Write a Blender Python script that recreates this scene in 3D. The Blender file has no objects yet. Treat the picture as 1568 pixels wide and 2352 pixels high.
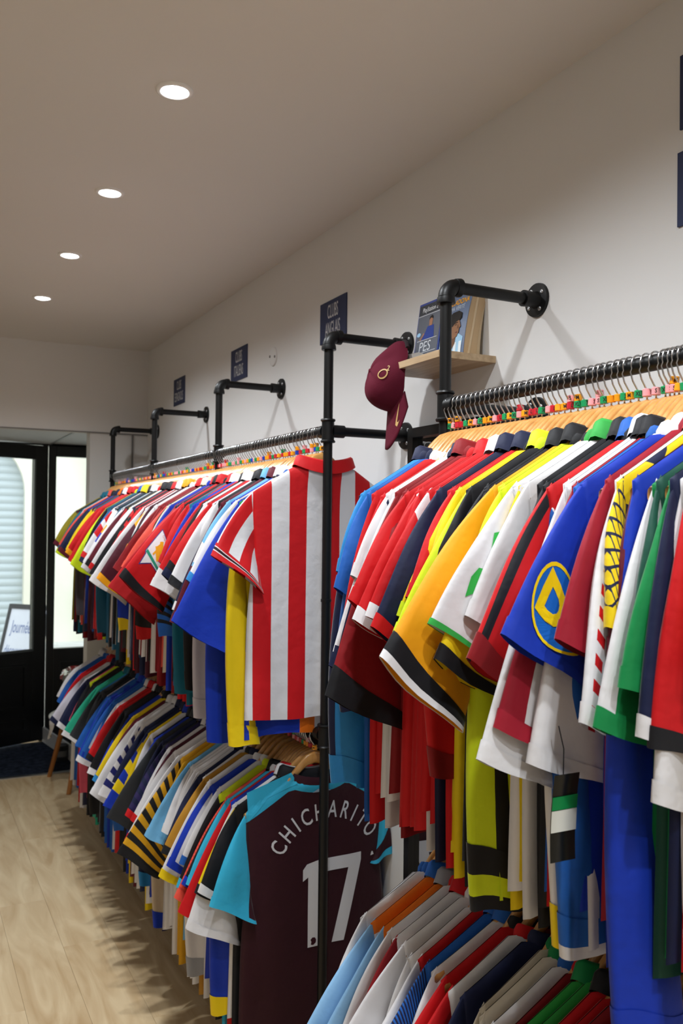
import bpy, bmesh, math, random
from mathutils import Vector, Matrix

# ------------------------------------------------------------------ camera, sky, lights
scene = bpy.context.scene
C = scene.collection
PI = math.pi
YAW, PITCH, ROLL, EYE = .4643, .0151, .011, 1.66
fw = Vector((math.sin(YAW)*math.cos(PITCH), math.cos(YAW)*math.cos(PITCH), math.sin(PITCH)))
rt = Vector((math.cos(YAW), -math.sin(YAW), 0))
up = rt.cross(fw)
rt2 = math.cos(ROLL)*rt + math.sin(ROLL)*up
up2 = -math.sin(ROLL)*rt + math.cos(ROLL)*up
cd = bpy.data.cameras.new('camera'); cam = bpy.data.objects.new('camera', cd); C.objects.link(cam)
cam.matrix_world = Matrix(((rt2.x, up2.x, -fw.x, 0), (rt2.y, up2.y, -fw.y, 0), (rt2.z, up2.z, -fw.z, EYE), (0, 0, 0, 1)))
cd.sensor_fit = 'HORIZONTAL'; cd.sensor_width = 24; cd.lens = 2021.76/1568*24
cd.clip_start = .05; cd.clip_end = 100
cd.dof.use_dof = True; cd.dof.focus_distance = 1.75; cd.dof.aperture_fstop = 7.0
scene.camera = cam

w = bpy.data.worlds.new('overcast_sky'); scene.world = w; w.use_nodes = True
bg = w.node_tree.nodes['Background']; bg.inputs[0].default_value = (.90, .96, 1, 1); bg.inputs[1].default_value = 2.3

vs = scene.view_settings
vs.view_transform = 'Standard'; vs.look = 'None'; vs.gamma = 1; vs.use_curve_mapping = False
vs.exposure = 0.1
LAMP_W = 46.0          # watts of each recessed ceiling spot
LAMP_ROWS = [(.583, [-1.63+.746*k for k in range(9)]), (-1.25, [-1.6+1.1*k for k in range(6)])]  # second (left) row is assumed, out of view, added as weak fill

# ------------------------------------------------------------------ place dimensions (metres)
CEIL = 2.72; XW = 1.357; YF = 5.396; YDOOR = 6.985; XL = -2.5; YB = -2.6
RX, RH, TOPH, LOWH = 1.0955, 1.931, 2.204, 1.057      # rails: x, upper height, elbow height, lower height

# ------------------------------------------------------------------ materials
def lin(c):
    return tuple(((v/12.92) if v <= .04045 else ((v+.055)/1.055)**2.4) for v in c)
def hx(s):
    return lin([int(s[i:i+2], 16)/255 for i in (0, 2, 4)]) + (1,)
PAL = dict(red='d21018', red2='b8151c', darkred='8f1019', crimson='a3162c', maroon='4e1024', burgundy='641529', navy='141d42',
  indigo='1e2470', royal='1138b8', blue='1f63bd', skyblue='2f8fd6', skyblue2='8dbde6', sky='74b8e4', cyan='35b6dd', teal='12728c', petrol='0d5877',
  white='eceaec', cream='e2d8c4', beige='cdbba3', tan='b4946a', yellow='fad80e', yellow2='e3a81a', amber='fbaa0f', orange='f77a14', mustard='c08a2a',
  lime='dcf01a', green='0d8a48', brightgreen='35ae49', darkgreen='1a5242', seagreen='2bb592', black='15151a', charcoal='2d3034', slate='4f4a54',
  grey='a3a6ae', lavender='d3cfdc', coral='f65a48', coral2='e04a3a', pink='ec5f7c', olive='a99b1e', purple='2a2155', maroon2='360d1b')
CNAME = dict(red2='scarlet', darkred='dark red', royal='royal blue', blue='mid blue', skyblue='bright blue', skyblue2='pale blue', sky='sky blue', cyan='turquoise',
  petrol='petrol blue', yellow2='golden yellow', brightgreen='bright green', darkgreen='dark green', seagreen='sea green', slate='slate grey', coral2='coral', navy='navy blue', lime='fluorescent yellow')
def cname(k): return CNAME.get(k, k)

MATS = {}
def node_mat(name):
    m = bpy.data.materials.new(name); m.use_nodes = True
    nt = m.node_tree; b = nt.nodes['Principled BSDF']
    return m, nt, b
def simple(name, col, rough=.5, metal=0, spec=.5, bump=None, emit=None, coat=0):
    if name in MATS: return MATS[name]
    m, nt, b = node_mat(name)
    b.inputs['Base Color'].default_value = hx(col) if isinstance(col, str) else col
    b.inputs['Roughness'].default_value = rough; b.inputs['Metallic'].default_value = metal
    b.inputs['Specular IOR Level'].default_value = spec
    b.inputs['Coat Weight'].default_value = coat
    if emit:
        b.inputs['Emission Color'].default_value = emit[0]; b.inputs['Emission Strength'].default_value = emit[1]
    if bump:
        t = nt.nodes.new('ShaderNodeTexCoord'); n = nt.nodes.new('ShaderNodeTexNoise'); bp = nt.nodes.new('ShaderNodeBump')
        n.inputs['Scale'].default_value = bump[0]; n.inputs['Detail'].default_value = 4
        bp.inputs['Strength'].default_value = bump[1]; bp.inputs['Distance'].default_value = bump[2]
        nt.links.new(t.outputs['Object'], n.inputs['Vector']); nt.links.new(n.outputs['Fac'], bp.inputs['Height']); nt.links.new(bp.outputs[0], b.inputs['Normal'])
    MATS[name] = m
    return m
def pipe_noise_color(m, c1, c2, scale, stretch=(1, 1, 1), coords='Object', detail=5, rnd=0):
    """two-tone noise into Base Color, offset per object by its random number"""
    nt = m.node_tree; b = nt.nodes['Principled BSDF']
    t = nt.nodes.new('ShaderNodeTexCoord'); mp = nt.nodes.new('ShaderNodeMapping'); n = nt.nodes.new('ShaderNodeTexNoise'); r = nt.nodes.new('ShaderNodeValToRGB')
    mp.inputs['Scale'].default_value = stretch
    n.inputs['Scale'].default_value = scale; n.inputs['Detail'].default_value = detail
    r.color_ramp.elements[0].color = c1; r.color_ramp.elements[1].color = c2
    r.color_ramp.elements[0].position = .3; r.color_ramp.elements[1].position = .7
    nt.links.new(t.outputs[coords], mp.inputs['Vector'])
    if rnd:
        oi = nt.nodes.new('ShaderNodeObjectInfo'); mu = nt.nodes.new('ShaderNodeMath'); mu.operation = 'MULTIPLY'; mu.inputs[1].default_value = 37
        cx = nt.nodes.new('ShaderNodeCombineXYZ'); nt.links.new(oi.outputs['Random'], mu.inputs[0])
        for i in range(3): nt.links.new(mu.outputs[0], cx.inputs[i])
        nt.links.new(cx.outputs[0], mp.inputs['Location'])
    nt.links.new(mp.outputs[0], n.inputs['Vector']); nt.links.new(n.outputs['Fac'], r.inputs['Fac']); nt.links.new(r.outputs[0], b.inputs['Base Color'])
    return n, r

def fabric(base, ln=(), band=(), hoop=None, vs=None, sq=None, chk=None, sh=None, kind='sleeve'):
    """knitted polyester: base colour plus printed bands laid out in the garment's own UV"""
    key = ('fab', base, tuple(ln), tuple(band), hoop, vs, sq, chk, sh, kind)
    if key in MATS: return MATS[key]
    m, nt, b = node_mat('fabric_'+base)
    L = nt.links.new
    b.inputs['Roughness'].default_value = .62; b.inputs['Specular IOR Level'].default_value = .28
    b.inputs['Sheen Weight'].default_value = .12; b.inputs['Sheen Roughness'].default_value = .4
    uv = nt.nodes.new('ShaderNodeUVMap'); uv.uv_map = 'UVMap'
    sp = nt.nodes.new('ShaderNodeSeparateXYZ'); L(uv.outputs[0], sp.inputs[0])
    U, V = sp.outputs[0], sp.outputs[1]
    cur = None
    def col(k): return tuple(.86*q for q in hx(PAL[k])[:3])+(1,)
    def mix(mask, c):
        nonlocal cur
        x = nt.nodes.new('ShaderNodeMix'); x.data_type = 'RGBA'
        L(mask, x.inputs[0])
        if cur is None: x.inputs[6].default_value = col(base)
        else: L(cur, x.inputs[6])
        x.inputs[7].default_value = col(c); cur = x.outputs[2]
    def math_(op, a, bb=None, c=None):
        n = nt.nodes.new('ShaderNodeMath'); n.operation = op
        for i, q in enumerate((a, bb, c)):
            if q is None: continue
            if isinstance(q, (int, float)): n.inputs[i].default_value = q
            else: L(q, n.inputs[i])
        return n.outputs[0]
    if hoop:
        mix(math_('COMPARE', math_('FRACT', math_('MULTIPLY', V, hoop[0])), .5, .25), hoop[1])
    if vs:
        mix(math_('COMPARE', math_('FRACT', math_('ADD', math_('MULTIPLY', U, vs[0]), vs[2] if len(vs) > 2 else 0)), .5, .25), vs[1])
    if sq:
        a1 = math_('COMPARE', math_('FRACT', math_('MULTIPLY', U, 4)), .5, .24)
        a2 = math_('COMPARE', math_('FRACT', math_('ADD', math_('MULTIPLY', V, sq[0]), math_('MULTIPLY', math_('FLOOR', math_('MULTIPLY', U, 4)), .5))), .5, .24)
        a3 = math_('LESS_THAN', U, .55)
        mix(math_('MULTIPLY', math_('MULTIPLY', a1, a2), a3), sq[1])
    if chk:
        d1 = math_('FRACT', math_('ADD', math_('MULTIPLY', U, chk[0]*.6), math_('MULTIPLY', V, chk[0])))
        d2 = math_('FRACT', math_('SUBTRACT', math_('MULTIPLY', V, chk[0]), math_('MULTIPLY', U, chk[0]*.6)))
        mix(math_('MAXIMUM', math_('LESS_THAN', d1, .2), math_('LESS_THAN', d2, .2)), chk[1])
    for c0, hw, c in ln: mix(math_('COMPARE', U, c0, hw), c)
    for c0, hw, c in band: mix(math_('COMPARE', V, c0, hw), c)
    if sh: mix(math_('LESS_THAN', V, .035), sh)
    if cur is None: b.inputs['Base Color'].default_value = col(base)
    else: L(cur, b.inputs['Base Color'])
    t = nt.nodes.new('ShaderNodeTexCoord'); n = nt.nodes.new('ShaderNodeTexNoise'); bp = nt.nodes.new('ShaderNodeBump')
    n.inputs['Scale'].default_value = 22; n.inputs['Detail'].default_value = 3
    bp.inputs['Strength'].default_value = .5; bp.inputs['Distance'].default_value = .006
    L(t.outputs['Object'], n.inputs['Vector']); L(n.outputs['Fac'], bp.inputs['Height']); L(bp.outputs[0], b.inputs['Normal'])
    MATS[key] = m
    return m
def ink(k):
    return simple('ink_'+k, PAL.get(k, k), .6, spec=.25)

WALL = simple('wall_paint', 'e0dfde', .85, spec=.2, bump=(60, .12, .002))
CEILM = simple('ceiling_paint', 'dcdad8', .9, spec=.15, bump=(40, .06, .002))
PIPE = simple('black_pipe', '08090b', .42, metal=.0, spec=.35, bump=(140, .1, .001))
WOOD = simple('hanger_wood', 'd69a55', .28, spec=.5, coat=.5)
pipe_noise_color(WOOD, hx('c68a45'), hx('dfa865'), 9, (6, 1, 1), rnd=1)
CHROME = simple('hook_steel', 'c9c9cc', .22, metal=1)
OAK = simple('oak_plank', 'cdb48e', .42, spec=.35)
n_, r_ = pipe_noise_color(OAK, hx('b89a72'), hx('d6c09b'), 2.2, (5.5, .8, 1), detail=7, rnd=1)
n_.inputs['Distortion'].default_value = 1.6
SHELFWOOD = simple('shelf_oak', 'c0a380', .5)
pipe_noise_color(SHELFWOOD, hx('a98d6c'), hx('cbb18d'), 5, (12, 1, 12))
MATM = simple('mat_pile', '161b26', .95, spec=.1)
pipe_noise_color(MATM, hx('0d1119'), hx('2a3242'), 28, (1, 1, 1), detail=8)
BLACKP = simple('black_paint', '0a0b0d', .35, spec=.5)
ALU = simple('brushed_aluminium', 'b9bcc0', .35, metal=1)
WHITEP = simple('white_plastic', 'e6e6e4', .4)
NAVYS = simple('sign_navy', '1d2b52', .6)
LEGWOOD = simple('leg_beech', 'a5682c', .45)
SOFF = simple('soffit_white', 'dfe2e6', .7)

# ------------------------------------------------------------------ mesh helpers
def mesh(name, verts, faces, uvs=None, smooth=True):
    me = bpy.data.meshes.new(name); me.from_pydata(verts, [], faces)
    if uvs:
        ul = me.uv_layers.new(name='UVMap')
        for lp in me.loops: ul.data[lp.index].uv = uvs[lp.vertex_index]
    me.polygons.foreach_set('use_smooth', [smooth]*len(me.polygons)); me.update()
    return me
def obj(name, me, mat=None, parent=None, loc=None):
    o = bpy.data.objects.new(name, me); C.objects.link(o)
    if mat is not None:
        if len(me.materials) == 0: me.materials.append(None)
        o.material_slots[0].link = 'OBJECT'; o.material_slots[0].material = mat
    if parent is not None: o.parent = parent
    if loc is not None: o.location = loc
    return o
def tag(o, label, cat, group=None):
    o['label'] = label; o['category'] = cat
    if group: o['group'] = group
    return o
def thing(name, label, cat, loc=(0, 0, 0), rz=0, group=None):
    o = bpy.data.objects.new(name, None); C.objects.link(o); o.location = loc; o.rotation_euler = (0, 0, rz); o.empty_display_size = .05
    return tag(o, label, cat, group)
class MB:
    def __init__(s): s.v = []; s.f = []
    def add(s, vs, fs):
        n = len(s.v); s.v += [tuple(q) for q in vs]; s.f += [tuple(i+n for i in f) for f in fs]; return s
    def box(s, a, b):
        x0, y0, z0 = a; x1, y1, z1 = b
        return s.add([(x0,y0,z0),(x1,y0,z0),(x1,y1,z0),(x0,y1,z0),(x0,y0,z1),(x1,y0,z1),(x1,y1,z1),(x0,y1,z1)],
                     [(0,3,2,1),(4,5,6,7),(0,1,5,4),(1,2,6,5),(2,3,7,6),(3,0,4,7)])
    def tube(s, pts, r, n=12, cap=True):
        pts = [Vector(q) for q in pts]; rs = r if isinstance(r, (list, tuple)) else [r]*len(pts)
        rings = []; prev = None
        for i, q in enumerate(pts):
            t = (pts[min(i+1, len(pts)-1)]-pts[max(i-1, 0)])
            if t.length < 1e-9: t = Vector((0, 0, 1))
            t.normalize()
            if prev is None:
                a = Vector((0, 0, 1)) if abs(t.z) < .9 else Vector((1, 0, 0)); nx = t.cross(a).normalized()
            else:
                nx = (prev-t*prev.dot(t)).normalized()
            prev = nx; ny = t.cross(nx)
            rings.append([q+(nx*math.cos(k*2*PI/n)+ny*math.sin(k*2*PI/n))*rs[i] for k in range(n)])
        vs = [p for g in rings for p in g]; fs = []
        for i in range(len(rings)-1):
            for k in range(n):
                k2 = (k+1) % n; fs.append((i*n+k, i*n+k2, (i+1)*n+k2, (i+1)*n+k))
        if cap: fs += [tuple(range(n))[::-1], tuple(range((len(rings)-1)*n, len(rings)*n))]
        return s.add(vs, fs)
    def build(s, name, mat, parent=None, loc=None, smooth=False, bevel=0, auto=True):
        me = mesh(name, s.v, s.f, smooth=smooth)
        if bevel:
            bm = bmesh.new(); bm.from_mesh(me)
            bmesh.ops.bevel(bm, geom=list(bm.edges), offset=bevel, segments=2, profile=.7, affect='EDGES'); bm.to_mesh(me); bm.free()
        if smooth and auto: me.set_sharp_from_angle(angle=math.radians(40))
        return obj(name, me, mat, parent, loc)
def struct(o): o['kind'] = 'structure'; return o
def box(name, a, b, mat, parent=None, bevel=0): return MB().box(a, b).build(name, mat, parent, bevel=bevel)

_tx = {}
def text_geo(s, size=1.0, bold=0.0, xs=1.0, cuts=0):
    """verts (x right, y up; centred) and faces of a flat word in the built-in font"""
    key = (s, size, bold, xs, cuts)
    if key in _tx: return _tx[key]
    cu = bpy.data.curves.new('t', 'FONT'); cu.body = s; cu.size = 1; cu.offset = bold; cu.align_x = 'CENTER'; cu.align_y = 'CENTER'; cu.resolution_u = 3
    o = bpy.data.objects.new('t', cu); C.objects.link(o)
    dg = bpy.context.evaluated_depsgraph_get(); me = bpy.data.meshes.new_from_object(o.evaluated_get(dg))
    if cuts:
        bm = bmesh.new(); bm.from_mesh(me); bmesh.ops.triangulate(bm, faces=list(bm.faces)); bmesh.ops.subdivide_edges(bm, edges=list(bm.edges), cuts=cuts, use_grid_fill=True); bm.to_mesh(me); bm.free()
    v = [(p.co.x*size*xs, p.co.y*size) for p in me.vertices]; f = [tuple(p.vertices) for p in me.polygons]
    bpy.data.objects.remove(o); bpy.data.curves.remove(cu); bpy.data.meshes.remove(me)
    _tx[key] = (v, f)
    return v, f
def subdiv_poly(pts, cuts=2):
    bm = bmesh.new(); vs_ = [bm.verts.new((a, b, 0)) for a, b in pts]; bm.faces.new(vs_)
    bmesh.ops.triangulate(bm, faces=list(bm.faces))
    for _ in range(cuts): bmesh.ops.subdivide_edges(bm, edges=list(bm.edges), cuts=1, use_grid_fill=True)
    bm.verts.index_update(); r = [(v.co.x, v.co.y) for v in bm.verts], [tuple(v.index for v in f.verts) for f in bm.faces]
    bm.free(); return r
def flat_print(name, geo, fn, mat, parent):
    """a flat printed shape (2D verts, faces) carried onto a surface by fn(x, y) -> point"""
    v, f = geo
    return obj(name, mesh(name, [fn(a, b) for a, b in v], f, smooth=False), mat, parent)
def ellipse(cx, cy, a, b, n=28): return [(cx+a*math.cos(2*PI*k/n), cy+b*math.sin(2*PI*k/n)) for k in range(n)]
def ring_geo(cx, cy, a, b, t, n=32):
    v = ellipse(cx, cy, a, b, n)+ellipse(cx, cy, a-t, b-t, n)
    return v, [(k, (k+1) % n, n+(k+1) % n, n+k) for k in range(n)]

# ------------------------------------------------------------------ the room
fl = struct(box('floor', (XL, YB, -.12), (1.8, 7.1, -.006), simple('subfloor', '8d7654', .8)))
plank_me = MB().box((0, 0, -.006), (.1894, 1.2794, 0)).build('plank', OAK, fl)
pm = plank_me.data; C.objects.unlink(plank_me); bpy.data.objects.remove(plank_me)
bm = bmesh.new(); bm.from_mesh(pm); bmesh.ops.bevel(bm, geom=[e for e in bm.edges if all(v.co.z > -.001 for v in e.verts)], offset=.0005, segments=1, affect='EDGES'); bm.to_mesh(pm); bm.free()
ncol = int((XW-XL)/.19)+1
for i in range(ncol):
    x = XW-.19*(i+1); y = YB - [0, .45, .86, .22, 1.02, .63][i % 6]
    while y < 6.05:
        y1 = min(y+1.28, 6.05); y0 = max(y, YB)
        if y1-y0 > .03:
            o = obj('floor_plank', pm, OAK, fl, (max(x, XL), y0, 0)); o.scale = (1, (y1-y0)/1.28, 1)
        y += 1.28
struct(box('ceiling', (XL-.1, YB-.1, CEIL), (XW+.15, YF+.12, CEIL+.12), CEILM))
struct(box('wall_right', (XW, YB-.1, -.1), (XW+.15, YF+.12, CEIL), WALL))
struct(box('wall_left', (XL-.12, YB-.1, -.1), (XL, 7.1, CEIL), WALL))
struct(box('wall_back', (XL, YB-.12, -.1), (XW, YB, CEIL), WALL))
struct(box('wall_front', (XL, YF, 2.205), (XW, YF+.12, CEIL), WALL))
struct(box('wall_front_pier', (1.012, YF+.006, -.1), (XW, YF+.12, 2.205), WALL))
struct(box('wall_alcove', (1.7, YF+.12, -.1), (1.82, 7.1, 2.4), WALL))
struct(box('wall_alcove_return', (XW+.15, YF, -.1), (1.82, YF+.12, 2.4), WALL))
struct(box('wall_facade', (XL, YDOOR-.05, -.1), (.06, 7.1, 2.4), WALL))
sf = struct(box('ceiling_entrance', (XL, YF+.12, 2.252), (1.004, 7.1, 2.36), SOFF))
struct(box('ceiling_alcove', (1.010, YF+.12, 2.256), (1.82, 7.1, 2.36), SOFF))
struct(box('trim_soffit', (1.001, YF+.12, 2.246), (1.014, YDOOR-.03, 2.254), simple('trim_grey', '8e9296', .5)))
struct(box('trim_front', (XL, YF-.004, 2.199), (XW, YF+.004, 2.206), simple('trim_edge_grey', '7f7d7c', .7)))  # thin darker grey line along the lower edge of the front header
# conduit in the corner of the pier
struct(MB().tube([(1.262, YF-.01, 1.25), (1.262, YF-.01, 2.2)], .006, 8).build('trim_conduit', simple('conduit_grey', '6b6a6a', .5), smooth=True))

# entrance: mat, metal strip, raised window plinth
mt = box('entrance_mat', (-.6, 6.085, -.006), (1.09, 6.96, .004), MATM)
tag(mt, 'dark blue-black entrance mat on the floor inside the black door', 'mat')
struct(box('trim_floor_strip', (-.8, 6.05, -.006), (1.13, 6.085, .006), ALU))
m = MB()
pts = [(1.125, 6.02), (.985, 6.97), (1.69, 6.97), (1.69, 6.02)]
m.add([(x, y, 0) for x, y in pts]+[(x, y, .112) for x, y in pts], [(0,1,2,3),(4,7,6,5),(0,4,5,1),(1,5,6,2),(2,6,7,3),(3,7,4,0)])
pl = tag(m.build('window_plinth', simple('plinth_white', 'c9ccd0', .5)), 'low white raised plinth under the window beside the door', 'plinth')
m = MB(); q = [(1.137, 6.03), (.999, 6.965), (1.68, 6.965), (1.68, 6.03)]
m.add([(x, y, .112) for x, y in q]+[(x, y, .118) for x, y in q], [(0,1,2,3),(4,7,6,5),(0,4,5,1),(1,5,6,2),(2,6,7,3),(3,7,4,0)])
m.build('plinth_top', simple('plinth_dark', '14161a', .3), pl)

GLASS = bpy.data.materials.new('window_glass'); GLASS.use_nodes = True
nt = GLASS.node_tree; nt.nodes.remove(nt.nodes['Principled BSDF'])
fr = nt.nodes.new('ShaderNodeFresnel'); fr.inputs['IOR'].default_value = 1.45
tr = nt.nodes.new('ShaderNodeBsdfTransparent'); gl = nt.nodes.new('ShaderNodeBsdfGlossy'); gl.inputs['Roughness'].default_value = .02
tr.inputs[0].default_value = (.96, .98, .98, 1)
mx = nt.nodes.new('ShaderNodeMixShader'); nt.links.new(fr.outputs[0], mx.inputs[0]); nt.links.new(tr.outputs[0], mx.inputs[1]); nt.links.new(gl.outputs[0], mx.inputs[2])
nt.links.new(mx.outputs[0], nt.nodes['Material Output'].inputs[0])

# door leaf, swung in about its right-hand hinge
DW = .86
d = bpy.data.objects.new('door_1', None); C.objects.link(d); d.location = (.985, YDOOR, 0); d.rotation_euler = (0, 0, math.radians(23)); d['kind'] = 'structure'
d['label'] = 'black glazed shop door standing ajar'
m = MB()
m.box((-.105, -.022, .02), (0, .022, 2.235)).box((-DW, -.022, .02), (-DW+.105, .022, 2.235)).box((-DW+.105, -.022, 2.13), (-.105, .022, 2.235)).box((-DW+.105, -.022, .02), (-.105, .022, .70))
m.build('door_frame', BLACKP, d, bevel=.003)
box('door_glass', (-DW+.105, -.003, .70), (-.105, .003, 2.13), GLASS, d)
for (x0, z0, x1, z1) in ((-DW+.15, .1, -.15, .2), (-DW+.15, .27, -.15, .60)):
    m = MB(); t = .022
    for a, b in (((x0, z0), (x1, z0+t)), ((x0, z1-t), (x1, z1)), ((x0, z0+t), (x0+t, z1-t)), ((x1-t, z0+t), (x1, z1-t))):
        m.box((a[0], -.034, a[1]), (b[0], -.022, b[1]))
    m.build('panel_moulding', BLACKP, d, bevel=.002)
box('glazing_bead', (-DW+.1, -.028, .694), (-.1, -.018, .712), simple('bead_grey', '4b5052', .5), d)
m = MB(); m.tube([(-.103, -.026, .70), (-.103, -.026, 2.13)], .006, 8); m.build('glazing_bead', simple('bead_grey', '4b5052', .5), d)
m = MB(); m.tube([(-DW+.05, -.022, 1.02), (-DW+.05, -.07, 1.02), (-DW+.17, -.07, 1.02)], .009, 10); m.build('door_handle', ALU, d, smooth=True)
# fixed side light
x0, x1 = 1.005, 1.70
sl = bpy.data.objects.new('window_1', None); C.objects.link(sl); sl.location = (x0, YDOOR, 0); sl['kind'] = 'structure'
sl['label'] = 'black framed fixed window beside the door'
wd = x1-x0
m = MB().box((0, -.03, .11), (.05, .03, 2.255)).box((wd-.05, -.03, .11), (wd, .03, 2.255)).box((.05, -.03, 2.16), (wd-.05, .03, 2.255)).box((.05, -.03, .11), (wd-.05, .03, .70))
m.build('window_frame', BLACKP, sl, bevel=.003)
box('window_glass', (.05, -.003, .70), (wd-.05, .003, 2.16), GLASS, sl)
m = MB(); t = .02
for a, b in (((.1, .2), (.6, .22)), ((.1, .58), (.6, .60)), ((.1, .22), (.12, .58)), ((.58, .22), (.6, .58))): m.box((a[0], -.04, a[1]), (b[0], -.03, b[1]))
m.build('panel_moulding', BLACKP, sl)
struct(box('trim_door_post', (.965, YDOOR+.024, 0), (1.003, YDOOR+.07, 2.25), BLACKP))
struct(box('trim_door_head', (.06, YDOOR-.03, 2.24), (1.7, YDOOR+.07, 2.30), BLACKP))

# ------------------------------------------------------------------ the street outside
PAVE = simple('street_paving', 'bdbbb4', .8, bump=(30, .3, .01))
struct(box('floor_street', (-14, 7.1, -.25), (18, 12.3, -.02), PAVE))
CRM = simple('cream_render', 'e9e6d6', .9, bump=(25, .3, .01))
pipe_noise_color(CRM, hx('d9d6c2'), hx('efecdf'), 1.3, (1, 1, .5), detail=9)
YO = 12.3
ax0, ax1, spr, rise = -1.05, 1.475, 2.05, .95
N = 24
arc = [((ax0+ax1)/2+(ax1-ax0)/2*math.cos(PI*k/N), spr+rise*math.sin(PI*k/N)) for k in range(N+1)]
m = MB()
m.box((ax1, YO, -.2), (16, YO+.3, 9)).box((-14, YO, -.2), (ax0, YO+.3, 9))
for k in range(N):
    (xa, za), (xb, zb) = arc[k], arc[k+1]
    m.add([(xa, YO, za), (xb, YO, zb), (xb, YO, 9), (xa, YO, 9), (xa, YO+.3, za), (xb, YO+.3, zb)], [(0, 1, 2, 3), (0, 4, 5, 1)])
struct(m.build('wall_opposite', CRM))
struct(box('trim_kerb', (1.5, YO-.25, -.02), (16, YO, .05), simple('kerb_pale', 'd5d6d2', .8)))
sh = thing('roller_shutter', 'grey metal roller shutter in the arch across the street', 'shutter', ((ax0+ax1)/2, YO+.16, 0))
prof = [(0, 0), (-.012, .015), (-.020, .045), (-.020, .068), (-.006, .086), (0, .1)]
hw = (ax1-ax0)/2
me = mesh('shutter_slat', [(s*hw, y, z) for s in (-1, 1) for y, z in prof]+[(s*hw, .012, z) for s in (-1, 1) for z in (0, .1)],
          [(i, i+6, i+7, i+1) for i in range(5)]+[(12, 13, 15, 14)], smooth=True)
SLAT = simple('shutter_grey', 'b9c3c6', .45, metal=.15)
for k in range(31): obj('shutter_slat', me, SLAT, sh, (0, 0, k*.1))
# neighbour's blue-grey downpipe seen at the edge of the side light
dp = tag(MB().tube([(2.62, YO-.17, 0), (2.62, YO-.17, 6)], .16, 14).build('drain_pipe', simple('drain_blue', '66808c', .5), smooth=True), 'thick blue-grey downpipe on the cream wall across the street', 'pipe')
# pavement sign
ab = thing('pavement_sign', 'white pavement sign in a black snap frame outside the door', 'sign', (.955, 8.2, 0), math.radians(-50))
m = MB(); tl = .30
def bp_(x, z, y=0): return (x, y+z*tl-.15, z)
fx, fz = .235, .92
def slab(x0, z0, x1, z1, th, yo):
    mm = MB(); vs = []
    for yy in (yo, yo+th):
        vs += [bp_(x0, z0, yy), bp_(x1, z0, yy), bp_(x1, z1, yy), bp_(x0, z1, yy)]
    return mm.add(vs, [(0,1,2,3),(4,7,6,5),(0,4,5,1),(1,5,6,2),(2,6,7,3),(3,7,4,0)])
slab(-fx, -.01, fx, fz, .012, .004).build('board', simple('sign_backing', '202226', .5), ab)
slab(-fx+.03, .03, fx-.03, fz-.03, .004, 0).build('poster', simple('poster_white', 'e4e8f4', .5), ab)
for a in ((-fx, -.01, -fx+.03, fz), (fx-.03, -.01, fx, fz), (-fx+.03, fz-.04, fx-.03, fz), (-fx+.03, -.01, fx-.03, .03)): slab(*a, .012, -.008).build('frame_bar', BLACKP, ab)
for word, z, sz in (('Journée', .72, .15), ('découverte', .52, .125)):
    flat_print('lettering', text_geo(word, sz, 0.004, .48), lambda a, b, z=z: bp_(a-.045, z+b, -.0015), simple('sign_ink', '7f8fbd', .6), ab)
flat_print('printed_swirl', ring_geo(.18, .56, .08, .30, .03), lambda a, b: bp_(min(a, .204), b, -.001), simple('sign_blue', '8ea6d8', .6), ab)
MB().box((-fx, .12, -.02), (-fx+.03, .15, .88)).box((fx-.03, .12, -.02), (fx, .15, .88)).build('rear_leg', BLACKP, ab)

# ------------------------------------------------------------------ ceiling spots
LENS = simple('led_lens', (1, 1, 1, 1), .3, emit=((.93, .97, 1, 1), 14))
RIMW = simple('spot_rim', 'eeeeee', .4)
def lathe(prof, n=28):
    v = [(r*math.cos(2*PI*k/n), r*math.sin(2*PI*k/n), z) for r, z in prof for k in range(n)]
    f = [(i*n+k, i*n+(k+1) % n, (i+1)*n+(k+1) % n, (i+1)*n+k) for i in range(len(prof)-1) for k in range(n)]
    return v, f
rv, rf = lathe([(.046, 0), (.045, -.004), (.036, -.006), (.032, -.002), (.031, .0)]); rim_me = mesh('spot_rim', rv, rf)
lv, lf = lathe([(.0315, -.001), (.027, -.007), (.016, -.010), (.004, -.011)]); n = 28
lf.append(tuple(range(3*n, 4*n))); lens_me = mesh('lens', lv, lf)
pos_names = {1: ['nearest of the four in view', 'second nearest of the four in view', 'third of the four in view', 'farthest of the four, by the entrance']}
def spot(x, y, label, group):
    t = thing('ceiling_spotlight', label, 'spotlight', (x, y, CEIL), 0, group)
    obj('rim', rim_me, RIMW, t); obj('lens', lens_me, LENS, t)
    ld = bpy.data.lights.new('spot_lamp', 'SPOT'); ld.energy = LAMP_W*(1 if x > 0 else .22); ld.spot_size = math.radians(150); ld.spot_blend = .9; ld.shadow_soft_size = .028; ld.color = (.92, .965, 1)
    lo = bpy.data.objects.new('spot_lamp', ld); C.objects.link(lo); lo.parent = t; lo.location = (0, 0, -.02)
def ordn(i): return '%d%s' % (i, 'th' if 10 < i % 100 < 20 else {1: 'st', 2: 'nd', 3: 'rd'}.get(i % 10, 'th'))
for r, (x, ylist) in enumerate(LAMP_ROWS):
    for k, y in enumerate(ylist):
        if r == 0 and k >= 5: lab = 'round recessed ceiling spotlight, ' + pos_names[1][k-5] if k < 9 else ''
        else: lab = 'round recessed ceiling spotlight, %s row, %s from the back wall' % ('right' if r == 0 else 'added left', ordn(k+1))
        spot(x, y, lab, 'recessed ceiling spotlights')

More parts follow.
